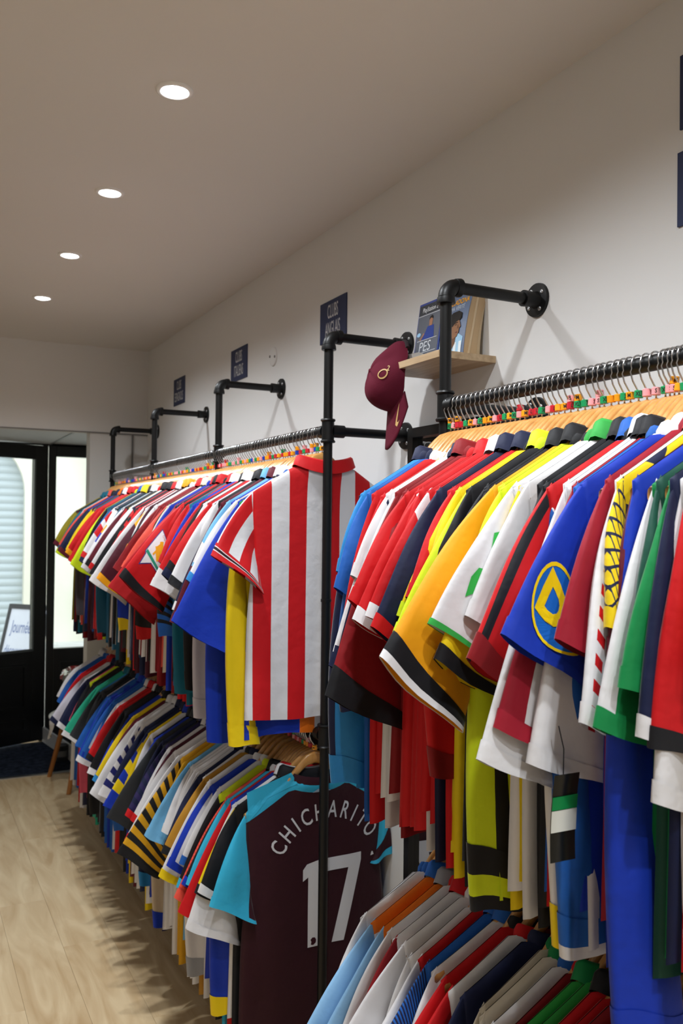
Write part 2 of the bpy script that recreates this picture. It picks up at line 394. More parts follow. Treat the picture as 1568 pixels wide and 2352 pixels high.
# ------------------------------------------------------------------ black pipe racks
PR = .0135
def elbow_mb():
    m = MB(); R = .026; pts = []; rs = []
    for k in range(9):
        a = PI/2*k/8; pts.append((R-R*math.cos(a), 0, -R+R*math.sin(a))); rs.append(.0185)
    m.tube(pts, rs, 16)
    m.tube([(0, 0, -R-.014), (0, 0, -R-.010), (0, 0, -R+.000)], [.021, .0215, .020], 16)
    m.tube([(R+.012, 0, 0), (R+.008, 0, 0), (R-.002, 0, 0)], [.021, .0215, .020], 16)
    return m
em = elbow_mb(); elbow_me = mesh('elbow', em.v, em.f); elbow_me.set_sharp_from_angle(angle=math.radians(50))
m = MB().tube([(0, 0, -.034), (0, 0, -.030), (0, 0, -.026)], [.0205, .022, .0185], 16).tube([(0, 0, -.026), (0, 0, .026)], .018, 16).tube([(0, 0, .026), (0, 0, .030), (0, 0, .034)], [.0185, .022, .0205], 16)
tee_me = mesh('pipe_joint', m.v, m.f); tee_me.set_sharp_from_angle(angle=math.radians(50))
m = MB().tube([(-.045, 0, 0), (-.040, 0, 0), (-.016, 0, 0), (-.008, 0, 0)], [.0195, .0195, .0175, .021], 16).tube([(-.008, 0, 0), (-.007, 0, 0), (-.001, 0, 0), (0, 0, 0)], [.030, .040, .041, .041], 28)
flange_me = mesh('flange', m.v, m.f); flange_me.set_sharp_from_angle(angle=math.radians(35))
sv, sf_ = lathe([(.0055, 0), (.0052, .002), (.003, .003), (.0005, .002)], 10); screw_me = mesh('screw', sv, sf_)
def flange(t, y, z):
    f = obj('flange', flange_me, PIPE, t, (XW-RX, y, z))
    for k in range(4):
        a = PI/4+k*PI/2+.2
        s = obj('screw', screw_me, ALU, f, (-.0075, .028*math.cos(a), .028*math.sin(a))); s.rotation_euler = (0, -PI/2, 0)
def rack(label, posts, ends, mid_low_arm):
    t = thing('clothes_rack', label, 'rack', (RX, 0, 0))
    for i, y in enumerate(posts):
        MB().tube([(0, y, 0), (0, y, TOPH-.03)], PR, 16).build('post', PIPE, t, smooth=True)
        fo = MB().tube([(0, y, 0), (0, y, .006), (0, y, .008), (0, y, .03)], [.041, .041, .021, .02], 20).build('foot_flange', PIPE, t, smooth=True)
        obj('elbow', elbow_me, PIPE, t, (0, y, TOPH))
        MB().tube([(.03, y, TOPH), (XW-RX-.03, y, TOPH)], PR, 16).build('wall_arm', PIPE, t, smooth=True)
        flange(t, y, TOPH)
        for z in (RH, LOWH): obj('pipe_joint', tee_me, PIPE, t, (0, y, z))
        if y in ends:
            MB().tube([(.012, y, RH), (.05, y, RH), (.051, y, RH), (XW-RX-.03, y, RH)], [.0185, .0185, PR, PR], 16).build('wall_arm', PIPE, t, smooth=True)
            flange(t, y, RH)
        MB().tube([(0, y, (RH+LOWH)/2-.004-.05), (0, y, (RH+LOWH)/2+.004-.05)], .0155, 16).build('pipe_sleeve', PIPE, t, smooth=True)
    for z in (RH, LOWH):
        for a, b in zip(posts[:-1], posts[1:]):
            MB().tube([(0, a+.016, z), (0, a+.045, z), (0, a+.046, z), (0, b-.046, z), (0, b-.045, z), (0, b-.016, z)], [.0185, .0185, PR, PR, .0185, .0185], 18).build('rail', PIPE, t, smooth=True)
    return t
rack('long black pipe clothes rack with two rails running to the shop door', [2.28, 3.256, 4.222, 5.156], (2.28, 5.156), False)
rack('black pipe clothes rack nearest the camera in front of the shelf', [.705, 1.671], (.705, 1.671), False)

# ------------------------------------------------------------------ shirts on hangers
def smooth01(x): x = max(0, min(1, x)); return x*x*(3-2*x)
NW = .088
def ztop(x, front):
    ax = abs(x)
    if ax < NW:
        k = 1-(ax/NW)**2
        return -.131-(.085*k if front else .016*k)
    return -.128-(ax-NW)/(.225-NW)*.084
class Body:
    def __init__(s, L=.74, wd=.225, fold=1.0, seed=0, bow=.014):
        r = random.Random(seed); s.L = L; s.wd = wd; s.fold = fold; s.bow = bow
        s.k = [r.uniform(1.2, 2.6) for _ in range(3)]; s.p = [r.uniform(0, 6.28) for _ in range(3)]
    def half(s, v): return .224+(s.wd-.224)*smooth01(v/.3)+.012*max(0, v-.5)-.016*math.exp(-((v-.28)/.16)**2)
    def yc(s, x, v):
        u = x/.225
        return s.bow*u*u*(1-.7*v) + s.fold*(v**1.3)*(.0065*math.sin(s.k[0]*3*u+s.p[0])+.004*math.sin(s.k[1]*6*u+s.p[1]+2*v)) + .003*s.fold*math.sin(7*v+s.p[2]+2*u)*v
    def th(s, x, v):
        u = min(1, abs(x)/s.half(v)); e = math.sqrt(max(0, 1-u**4))
        t = (.0086*math.sqrt(min(1, v/.022))+.0025*smooth01(v*2.5))*e+.0008
        if abs(x) < NW: t += .024*math.sqrt(1-(x/NW)**2)*math.exp(-v*16)
        return t
    def back(s, x, z, off=0):
        v = max(0, (ztop(x, False)-z)/s.L)
        return (x, s.yc(x, v)-s.th(x, v)-off, z)
    def build(s):
        nu, nv = 26, 24; vs_ = []; uv = []; fs = []
        cols = [(-1+2*i/nu, False) for i in range(nu)]+[(1-2*i/nu, True) for i in range(nu)]
        n = len(cols)
        for j in range(nv+1):
            v = (j/nv)**1.7
            for u, fr_ in cols:
                uu = math.sin(u*PI/2)*.35+u*.65
                x = uu*s.half(v); zt = ztop(max(-.225, min(.225, uu*.225)), fr_)
                z = zt-v*(s.L+zt+.115) - .006*s.fold*math.sin(5*u+s.p[0])*v*v
                sg = 1 if fr_ else -1
                vs_.append((x, s.yc(x, v)+sg*s.th(x, v), z)); uv.append((x/.5+.5, (-.075-abs(x)*.61-z)/.8 if abs(x) > NW else v))
        for j in range(nv):
            for i in range(n): fs.append((j*n+i, j*n+(i+1) % n, (j+1)*n+(i+1) % n, (j+1)*n+i))
        return mesh('shirt_body', vs_, fs, uv)
class Sleeve:
    def __init__(s, a=22, L=.3, w=.18, sw=0, seed=0, long=False, mirror=1, fold=1.0):
        r = random.Random(seed*7+3); s.mir = mirror; s.long = long; s.fold = fold; s.sw = sw; s.ph = [r.uniform(0, 6.28) for _ in range(4)]
        a = math.radians(a); S = Vector((-.212, -.203)); S0 = Vector((-.214, -.150)); A = Vector((-.198, -.425))
        if long:
            O = Vector((S0.x-.02-.28*math.sin(a), S0.y-L)); s.O = O; s.I = O+Vector((max(w, .088) if w < .13 else .088, -.004)); s.cO = Vector((O.x-.035, S.y-.22)); s.cI = Vector((A.x-.005, A.y-.12)); s.w = (s.I-O).length
        else:
            O = S0+L*Vector((-math.sin(a)*1.06, -math.cos(a))); h = a*1.05+math.radians(5)
            s.O = O; s.I = O+w*Vector((math.cos(h), -math.sin(h))); s.cO = S+(O-S)*.42+Vector((-.022, .010)); A.y = max(A.y, s.I.y+.035); s.cI = (A+s.I)/2+Vector((-.006, .006)); s.w = w
        s.S, s.A = S, A; s.L = (O-S).length
    def edge(s, t):
        b = lambda p, c, q: p*(1-t)**2+c*2*t*(1-t)+q*t*t
        return b(s.S, s.cO, s.O), b(s.A, s.cI, s.I)
    def pt(s, cosp, sinp, t, off=0):
        o, i = s.edge(t); c = (o+i)/2; n = (o-i)/2; ln = n.length
        th = (.005+.011*smooth01(t*1.6)) if not s.long else (.008+.014*smooth01(t*2)*(1-.4*smooth01((t-.7)/.3)))
        k = (ln+off)/ln
        x, z = c+n*cosp*k
        q = (1-cosp)/2
        y = (th+off)*math.copysign(abs(sinp)**.8, sinp)
        y += .014*(1-t)+s.sw*t*t*.035 + s.fold*smooth01(t*1.5)*(.0055*math.sin(5.0*q+4*t+s.ph[0])+.003*math.sin(9*q-5*t+s.ph[1]))
        z += .004*s.fold*math.sin(6*q+s.ph[2])*t*t
        return (x*s.mir, y, z)
    def face(s, u, t, off=.0012):
        """point on the side facing down the rail (-y); u 0 outer fold .. 1 inner"""
        c = 1-2*max(.001, min(.999, u))
        p = s.pt(c, -math.sqrt(1-c*c), t); return (p[0], p[1]-off, p[2])
    def build(s, t0=0, t1=1, off=0, nr=16, ns=22, name='sleeve'):
        vs_ = []; uv = []; fs = []
        for j in range(nr+1):
            t = t0+(t1-t0)*j/nr
            for k in range(ns):
                ph = 2*PI*k/ns; vs_.append(s.pt(math.cos(ph), -math.sin(ph), t, off)); uv.append(((1-math.cos(ph))/2, t if off == 0 else j/nr))
        for j in range(nr):
            for k in range(ns): fs.append((j*ns+k, j*ns+(k+1) % ns, (j+1)*ns+(k+1) % ns, (j+1)*ns+k))
        return mesh(name, vs_, fs, uv)
def collar_mesh(polo):
    n = 28; vs_ = []; uv = []; fs = []
    rows = [(1.02, -.004), (1.0, .010), (.93, .018)] if not polo else [(1.0, -.004), (.93, .026), (.97, .034), (1.10, .030), (1.32, .004)]
    for j, (r, dz) in enumerate(rows):
        for k in range(n):
            a = 2*PI*k/n; x = NW*math.cos(a)*(r if j < 3 or not polo else .5+.5*r); sy = math.sin(a)
            y = .027*sy*r; k2 = sy*sy
            z = ztop(NW*math.cos(a)*.98, sy > 0)+dz + (.0 if not polo else -.01*k2*(j >= 4))
            vs_.append((x, y, z)); uv.append((k/n, j/(len(rows)-1)))
    for j in range(len(rows)-1):
        for k in range(n): fs.append((j*n+k, j*n+(k+1) % n, (j+1)*n+(k+1) % n, (j+1)*n+k))
    return mesh('collar', vs_, fs, uv)
COLLARS = [collar_mesh(False), collar_mesh(True)]
BODIES = [Body(L=L, fold=f, seed=i, bow=b).build() for i, (L, f, b) in enumerate([(.70, 1, .014), (.73, 1.2, .012), (.76, .9, .016), (.72, 1.4, .013), (.68, 1, .015), (.75, 1.3, .012)])]
_sl = {}
def sleeve_meshes(a, L, w, sw, seed, long, mirror, cuff):
    key = (a, L, w, sw, seed, long, mirror, cuff)
    if key not in _sl:
        s = Sleeve(a, L, w, sw, seed, long, mirror)
        _sl[key] = (s, s.build(), s.build(1-cuff/s.L, 1.004, .0016, 4, 22, 'cuff'))
    return _sl[key]

# hanger
hp = []
for k in range(-16, 17):
    t = k/16; at = abs(t); ax_ = .212*at
    K = [(0, -.0575), (.03, -.066), (.06, -.094), (.09, -.131), (.12, -.156), (.16, -.179), (.2121, -.212)]
    for (xa, za), (xb, zb) in zip(K[:-1], K[1:]):
        if xa <= ax_ <= xb: zt_ = za+(zb-za)*(ax_-xa)/(xb-xa); break
    hp.append((.212*t, .016*t*t, zt_-(.0175-.0075*at)-.004*min(1, at*3)))
HV = []; HF = []; ns = 10
for k, (x, y, z) in enumerate(hp):
    at = abs(k-16)/16; hh = .0175-.0075*at; ht = .0064
    for q in range(ns):
        a = 2*PI*q/ns; ca, sa = math.cos(a), math.sin(a)
        HV.append((x, y+ht*math.copysign(abs(ca)**.7, ca), z+hh*math.copysign(abs(sa)**.8, sa)))
for k in range(32):
    for q in range(ns): HF.append((k*ns+q, k*ns+(q+1) % ns, (k+1)*ns+(q+1) % ns, (k+1)*ns+q))
HF += [tuple(range(ns)), tuple(range(32*ns, 33*ns))]
hanger_me = mesh('hanger_arms', HV, HF)
pts = [(0, 0, -.060), (0, 0, -.046), (-.003, 0, -.040), (-.013, 0, -.026), (-.0180, 0, -.012)]
for k in range(13):
    a = math.radians(205-k*19); pts.append((.0166*math.cos(a), 0, .0008+.0166*math.sin(a)))
m = MB().tube(pts, .0015, 8); hook_me = mesh('hook', m.v, m.f)
rv, rf = lathe([(.0018, .0062), (.0068, .0062), (.0075, .0055), (.0075, -.0055), (.0068, -.0062), (.0018, -.0062)], 14); ring_me = mesh('size_marker', rv, rf); ring_me.set_sharp_from_angle(angle=.6)
SIZES = {'S': ('pink', 'f3a3a8'), 'M': ('orange', 'f5a11a'), 'L': ('red', 'c4202f'), 'XL': ('green', '1c9a5c'), 'XXL': ('blue', '1c3fb4')}
SMAT = {k: simple('size_plastic_'+v[0], v[1], .35) for k, v in SIZES.items()}
LETM = simple('size_letter', '1a1212', .6)
LETME = {}
for k in ('S', 'M', 'L', 'XL'):
    v, f = text_geo(k, .0095, .02, .8)
    LETME[k] = mesh('letter', [(a, -math.sqrt(max(1e-8, .0078**2-min(a*a, .00004))), b) for a, b in v], f, smooth=False)
def ordn(i): return '%d%s' % (i, 'th' if 10 < i % 100 < 20 else {1: 'st', 2: 'nd', 3: 'rd'}.get(i % 10, 'th'))
R = random.Random(11)
def hanger(y, z, rz, rail, i, letter, dx=0):
    t = thing('coat_hanger', 'varnished wooden coat hanger, %s from near end of %s' % (ordn(i), rail), 'hanger', (RX, y, z), rz, 'wooden hangers on the '+rail)
    obj('hanger_arms', hanger_me, WOOD, t); obj('hook', hook_me, CHROME, t)
    for j in range(2 if R.random() < .16 else 1):
        s = R.choices(['S', 'M', 'L', 'XL', 'XXL'], [4, 4, 3, 3, 1 if z > 1.5 and y > 2 else 0])[0]
        r = obj('size_marker', ring_me, SMAT[s], t, (0, 0, -.0475+j*.0125)); r.rotation_euler = (R.uniform(-.1, .1), R.uniform(-.12, .12), R.uniform(-1.1, .2))
        if letter and s in LETME: obj('letter', LETME[s], LETM, r)
    return t
def desc(b, s, c, col, long):
    n = cname(b)+(' long-sleeved' if long else '')+' jersey'
    if s != b: n += ' with '+cname(s)+' sleeves'
    elif c != s: n += ' with '+cname(c)+' cuffs'
    elif col != b: n += ' with '+cname(col)+' collar'
    return n
def quant(v, st): return round(v/st)*st
def shirt(y, z, rz, spec, rail, i, extra=''):
    b, sl, cu, co, o = spec
    long = o.get('k') == 'l'
    if o.get('fill'):
        cu = sl
        a = 15+R.random()*7; L = .22+R.random()*.06; wv = .115; sw = R.uniform(-.5, .5)
    else:
        a = o.get('a', 24); L = o.get('L', .31); wv = o.get('w', .175); sw = R.uniform(-.4, .4)
    t = thing('football_shirt', desc(b, sl, cu, co, long)+extra+', %s from near end of %s' % (ordn(i), rail), 'shirt', (RX+R.uniform(-.008, .008), y, z+R.uniform(-.001, .008)), rz, 'football shirts on the '+rail)
    pat = {k: o[k] for k in ('vs', 'hoop', 'chk', 'sq') if k in o}
    bpat = {k: o[k] for k in ('vs', 'chk') if k in o}
    bi = R.randrange(len(BODIES))
    obj('body', BODIES[o.get('bl', bi)], fabric(b, ln=tuple(o.get('bln', ())), sh=o.get('sh'), kind='body', **bpat), t)
    cuff = .045 if long else .022
    if o.get('cuff'): cuff = o['cuff']
    S, me, cme = sleeve_meshes(quant(a, 2), quant(L, .01), wv, quant(sw, .4), R.randrange(3), long, 1, cuff)
    smat = fabric(sl, tuple(o.get('ln', ())), tuple(o.get('band', ())), sh=None, **pat)
    cband = ((.86, .15, o['ce']),) if 'ce' in o else (((.62, .16, o['cm']),) if 'cm' in o else ())
    s1 = obj('sleeve', me, smat, t); obj('cuff', cme, fabric(cu, band=cband), s1)
    _, me2, cme2 = sleeve_meshes(8 if not long else 1, .24 if not long else .54, .075, 0, R.randrange(2), long, -1, cuff)
    s2 = obj('sleeve', me2, smat, t); obj('cuff', cme2, fabric(cu), s2)
    obj('collar', COLLARS[1 if R.random() < .45 else 0], fabric(co), t)
    if 'hero' in o: PRINTS[o['hero']](S, s1)
    return t

# printed and sewn marks on sleeves: coordinates in metres across (from the outer fold) and along the sleeve
def onsleeve(S, u0, t0):
    return lambda a, b: S.face(u0+a/(S.w*1.08), t0-b/S.L)
def pr(S, par, geo, mat, u, t, off=.0, name='print'):
    f0 = onsleeve(S, u, t)
    def f(a, b):
        p = f0(a, b); return (p[0], p[1]-off, p[2])
    return flat_print(name, geo, f, mat, par)
def p_di(S, par):
    pr(S, par, subdiv_poly(ellipse(0, 0, .062, .062), 2), ink('1668c8'), .40, .66, .0, 'badge_disc')
    pr(S, par, ring_geo(0, 0, .064, .064, .005), ink('yellow'), .40, .66, .0006, 'badge_ring')
    pr(S, par, text_geo('Di', .085, .055, 1.0, 1), ink('yellow'), .36, .67, .001, 'badge_letters')
def p_green(S, par):
    g = [(-.055, .02), (-.02, .075), (0, .12), (.045, .135), (.10, .125), (.115, .115), (.07, .10), (.04, .07), (.045, .035), (.03, .015), (.045, -.01), (.04, -.04), (.01, -.06), (-.02, -.07), (-.01, -.10), (-.005, -.11), (-.03, -.145), (-.045, -.10), (-.04, -.07), (-.005, -.045), (-.03, -.02)]
    pr(S, par, subdiv_poly([(x_*.62, y_*.68) for x_, y_ in g], 2), ink('brightgreen'), .28, .40, 0, 'sleeve_print')
    # the same print runs over the shoulder
def p_ry(S, par):
    pr(S, par, text_geo('AT', .032, .01, .9, 1), ink('white'), .62, .66, 0, 'sleeve_letters'); pr(S, par, text_geo('RY', .032, .01, .9, 1), ink('white'), .52, .76, 0, 'sleeve_letters')
def p_half(S, par):
    pr(S, par, subdiv_poly([(0, -.10), (.16, -.10), (.16, .12), (.05, .16)], 2), ink('white'), .42, .50, 0, 'white_panel')
def p_R(S, par): pr(S, par, text_geo('R', .06, .02, .9, 1), ink('black'), .35, .72, 0, 'sleeve_letter')
def p_lion(S, par):
    u, t = .30, .52
    pr(S, par, subdiv_poly([(-.047, -.044), (-.040, -.050), (-.036, -.092), (.0, -.052), (.047, -.05), (.047, .055), (-.047, .055)], 2), ink('3c3f86'), u, t, 0, 'badge_border')
    pr(S, par, subdiv_poly([(-.044, -.042), (-.037, -.047), (-.033, -.084), (-.001, -.049), (.044, -.047), (.044, .052), (-.044, .052)], 2), ink('white'), u, t, .0005, 'badge_patch')
    lion = [(-.022, -.034), (-.014, -.034), (-.012, -.02), (.0, -.016), (.010, -.018), (.010, -.034), (.019, -.034), (.022, -.018), (.026, -.004), (.024, .008), (.034, .018), (.034, .028), (.028, .022), (.018, .010), (.0, .010), (-.006, .014), (-.006, .030), (-.014, .038), (-.022, .030), (-.028, .022), (-.022, .016), (-.026, .0), (-.032, -.008), (-.026, -.010), (-.020, -.014)]
    pr(S, par, subdiv_poly([(a*.82, b*.9+.004) for a, b in lion], 1), ink('f0a818'), u, t, .001, 'badge_lion')
    pr(S, par, subdiv_poly([(-.043, -.044), (.043, -.044), (.043, -.033), (-.043, -.033)], 2), ink('2c9a7c'), u, t, .001, 'badge_ribbon')
    pr(S, par, text_geo('CHAMPIONS', .0115, 0, .9, 1), ink('c23048'), u, t-.046/S.L, .001, 'badge_letters')
def p_slash(S, par):
    for k, (a, b) in enumerate(((-.03, .02), (-.012, .02), (.006, .02), (.024, .02))): pr(S, par, subdiv_poly([(a-.012, b-.02), (a-.004, b-.02), (a+.012, b+.02), (a+.004, b+.02)], 1), ink('white'), .5, .62, 0, 'sleeve_mark')
    pr(S, par, subdiv_poly([(-.04, -.012), (.03, -.012), (.03, -.004), (-.04, -.004)], 1), ink('white'), .5, .68, 0, 'sleeve_mark')
PUMA = [(-.030, -.034), (-.022, -.030), (-.014, -.006), (-.002, .006), (.012, .010), (.020, .018), (.032, .024), (.028, .012), (.020, .004), (.008, -.004), (.004, -.018), (.010, -.030), (.002, -.032), (-.006, -.016), (-.016, -.022), (-.022, -.038)]
def p_puma(S, par): pr(S, par, subdiv_poly([(a*.8, b*.8) for a, b in PUMA], 1), ink('c8b070'), .35, .16, 0, 'leaping_cat_mark')
def p_coral(S, par):
    pr(S, par, subdiv_poly([(-.06, .0), (-.02, .035), (.02, .03), (.05, .01), (.06, -.02), (.02, .004), (-.01, -.012), (-.04, -.012)], 2), ink('white'), .5, .50, 0, 'sleeve_mark')
    pr(S, par, ring_geo(0, .0, .045, .03, .007), ink('white'), .5, .48, .0004, 'sleeve_mark')
    pr(S, par, text_geo('NDF', .042, .012, .8, 1), ink('white'), .5, .72, 0, 'sleeve_letters')
def p_three(S, par):
    pr(S, par, text_geo('3', .085, .02, .9, 1), ink('white'), .55, .60, 0, 'sleeve_number'); pr(S, par, text_geo('TRE', .026, .012, .8, 1), ink('white'), .3, .80, 0, 'sleeve_letters')
def p_ell(S, par): pr(S, par, ring_geo(0, 0, .055, .028, .008), ink('1b7fcc'), .5, .72, 0, 'sleeve_mark')
PRINTS = dict(di=p_di, green=p_green, ry=p_ry, half=p_half, R=p_R, lion=p_lion, slash=p_slash, puma=p_puma, coral=p_coral, three=p_three, ell=p_ell)

# each row: place along the rail (m), body, sleeve, cuff, collar, details
UPPER_NEAR = [
    (0.745, 'yellow','yellow','red','red',{'L': 0.3, 'a': 8}),
    (0.7681, 'red','red','black','red',{'L': 0.39, 'a': 10}),
    (0.7801, 'white','white','white','white',{'L': 0.46, 'a': 9}),
    (0.7909, 'navy','navy','white','navy',{'L': 0.38, 'a': 10}),
    (0.8061, 'green','green','green','green',{'L': 0.33, 'a': 16}),
    (0.8203, 'darkgreen','darkgreen','darkgreen','darkgreen',{'L': 0.28, 'a': 12, 'ln': [(0.12, 0.035, 'white')]}),
    (0.8362, 'green','green','green','green',{'L': 0.38, 'a': 17, 'ln': [(0.06, 0.06, 'white')]}),
    (0.8518, 'royal','royal','royal','white',{'k': 'l','L': 0.8, 'a': 6, 'w': 0.11}),
    (0.8694, 'burgundy','burgundy','burgundy','burgundy',{'L': 0.3, 'a': 12, 'w': 0.09}),
    (0.8866, 'yellow','yellow','yellow','navy',{'L': 0.26, 'a': 12, 'w': 0.08, 'chk': (9, 'navy'), 'shchk': 1}),
    (0.9027, 'white','white','white','red',{'L': 0.39, 'a': 14, 'sq': (11, 'red'), 'w': 0.13}),
    (0.9242, 'crimson','crimson','crimson','crimson',{'L': 0.29, 'a': 20}),
    (0.9387, 'royal','royal','royal','white',{'fill': 1}),
    (0.9533, 'royal','royal','royal','white',{'L': 0.3, 'a': 28, 'hero': 'di'}),
    (0.9639, 'white','white','white','white',{'L': 0.46, 'a': 14}),
    (0.9773, 'blue','blue','blue','blue',{'k': 'l','L': 0.72, 'a': 5, 'ce': 'white','w': 0.1}),
    (0.991, 'crimson','crimson','crimson','black',{'L': 0.42, 'a': 20, 'ln': [(0.28, 0.05, 'white'), (0.5, 0.05, 'white')]}),
    (1.0022, 'white','white','yellow','black',{'k': 'l','L': 0.72, 'a': 5, 'w': 0.1}),
    (1.0115, 'white','white','white','white',{'L': 0.47, 'a': 20}),
    (1.0207, 'red','red','darkred','black',{'L': 0.34, 'a': 25, 'w': 0.13, 'cuff': 0.035, 'ln': [(0.07, 0.05, 'black')]}),
    (1.0299, 'blue','blue','blue','blue',{'L': 0.22, 'a': 4, 'w': 0.08, 'band': [(0.2, 0.1, 'white')]}),
    (1.0494, 'black','black','black','black',{'fill': 1}),
    (1.0689, 'black','black','black','black',{'L': 0.44, 'a': 11, 'ce': 'white','w': 0.12}),
    (1.0874, 'white','white','brightgreen','brightgreen',{'fill': 1}),
    (1.1058, 'white','white','brightgreen','brightgreen',{'cuff': 0.008, 'L': 0.31, 'a': 28, 'hero': 'green'}),
    (1.1195, 'yellow','yellow','black','black',{'fill': 1}),
    (1.1332, 'yellow','yellow','black','black',{'L': 0.36, 'a': 24}),
    (1.1503, 'lime','lime','black','black',{'fill': 1}),
    (1.1674, 'lime','lime','black','black',{'k': 'l','L': 0.74, 'a': 7, 'w': 0.105, 'cuff': 0.08, 'cm': 'lime','ln': [(0.52, 0.14, 'black'), (0.98, 0.04, 'black')]}),
    (1.1791, 'amber','amber','black','black',{'L': 0.39, 'a': 34, 'w': 0.2, 'cuff': 0.04, 'ce': 'white'}),
    (1.1972, 'black','black','black','black',{'fill': 1}),
    (1.2154, 'black','black','black','black',{'L': 0.33, 'a': 26}),
    (1.2343, 'black','black','lime','lime',{'fill': 1}),
    (1.2533, 'black','black','lime','lime',{'L': 0.34, 'a': 26, 'ln': [(0.05, 0.06, 'lime')]}),
    (1.2698, 'yellow','yellow','lime','black',{'fill': 1}),
    (1.2863, 'yellow','yellow','lime','black',{'L': 0.3, 'a': 22}),
    (1.2999, 'red','red','darkred','navy',{'fill': 1}),
    (1.3136, 'red','red','darkred','navy',{'k': 'l','L': 0.56, 'a': 8}),
    (1.3346, 'navy','navy','red','navy',{'L': 0.33, 'a': 24}),
    (1.349, 'red','red','white','white',{'fill': 1}),
    (1.3635, 'red','red','white','white',{'L': 0.31, 'a': 24, 'band': [(0.12, 0.12, 'white')], 'hero': 'ry'}),
    (1.3858, 'white','white','white','white',{'L': 0.3, 'a': 20, 'ln': [(0.2, 0.05, 'red'), (0.5, 0.05, 'red')]}),
    (1.401, 'red','red','white','red',{'fill': 1}),
    (1.4163, 'red','red','white','red',{'L': 0.32, 'a': 26, 'sh': 'white'}),
    (1.4321, 'red','red','red','red',{'fill': 1}),
    (1.4479, 'red','red','red','red',{'L': 0.29, 'a': 26}),
    (1.4643, 'darkred','darkred','black','darkred',{'fill': 1}),
    (1.4806, 'darkred','darkred','black','darkred',{'L': 0.47, 'a': 20, 'w': 0.2, 'cuff': 0.05}),
    (1.4976, 'white','white','navy','navy',{'fill': 1}),
    (1.5145, 'white','white','navy','navy',{'L': 0.4, 'a': 18, 'ln': [(0.08, 0.05, 'navy'), (0.3, 0.05, 'navy')]}),
    (1.5321, 'white','white','navy','white',{'fill': 1}),
    (1.5496, 'white','white','navy','white',{'L': 0.41, 'a': 20, 'ln': [(0.12, 0.06, 'navy')]}),
    (1.5678, 'red','red','red','white',{'fill': 1}),
    (1.586, 'red','red','red','white',{'L': 0.44, 'a': 14, 'ln': [(0.25, 0.1, 'white')]}),
    (1.6019, 'blue','blue','navy','navy',{'fill': 1}),
    (1.6179, 'blue','blue','navy','navy',{'k': 'l','L': 0.5, 'a': 10}),
    (1.6324, 'skyblue','skyblue','skyblue','navy',{'fill': 1}),
    (1.647, 'skyblue','skyblue','skyblue','navy',{'k': 'l','L': 0.665, 'a': 10, 'ln': [(0.05, 0.05, 'navy')], 'sh': 'navy'}),
]
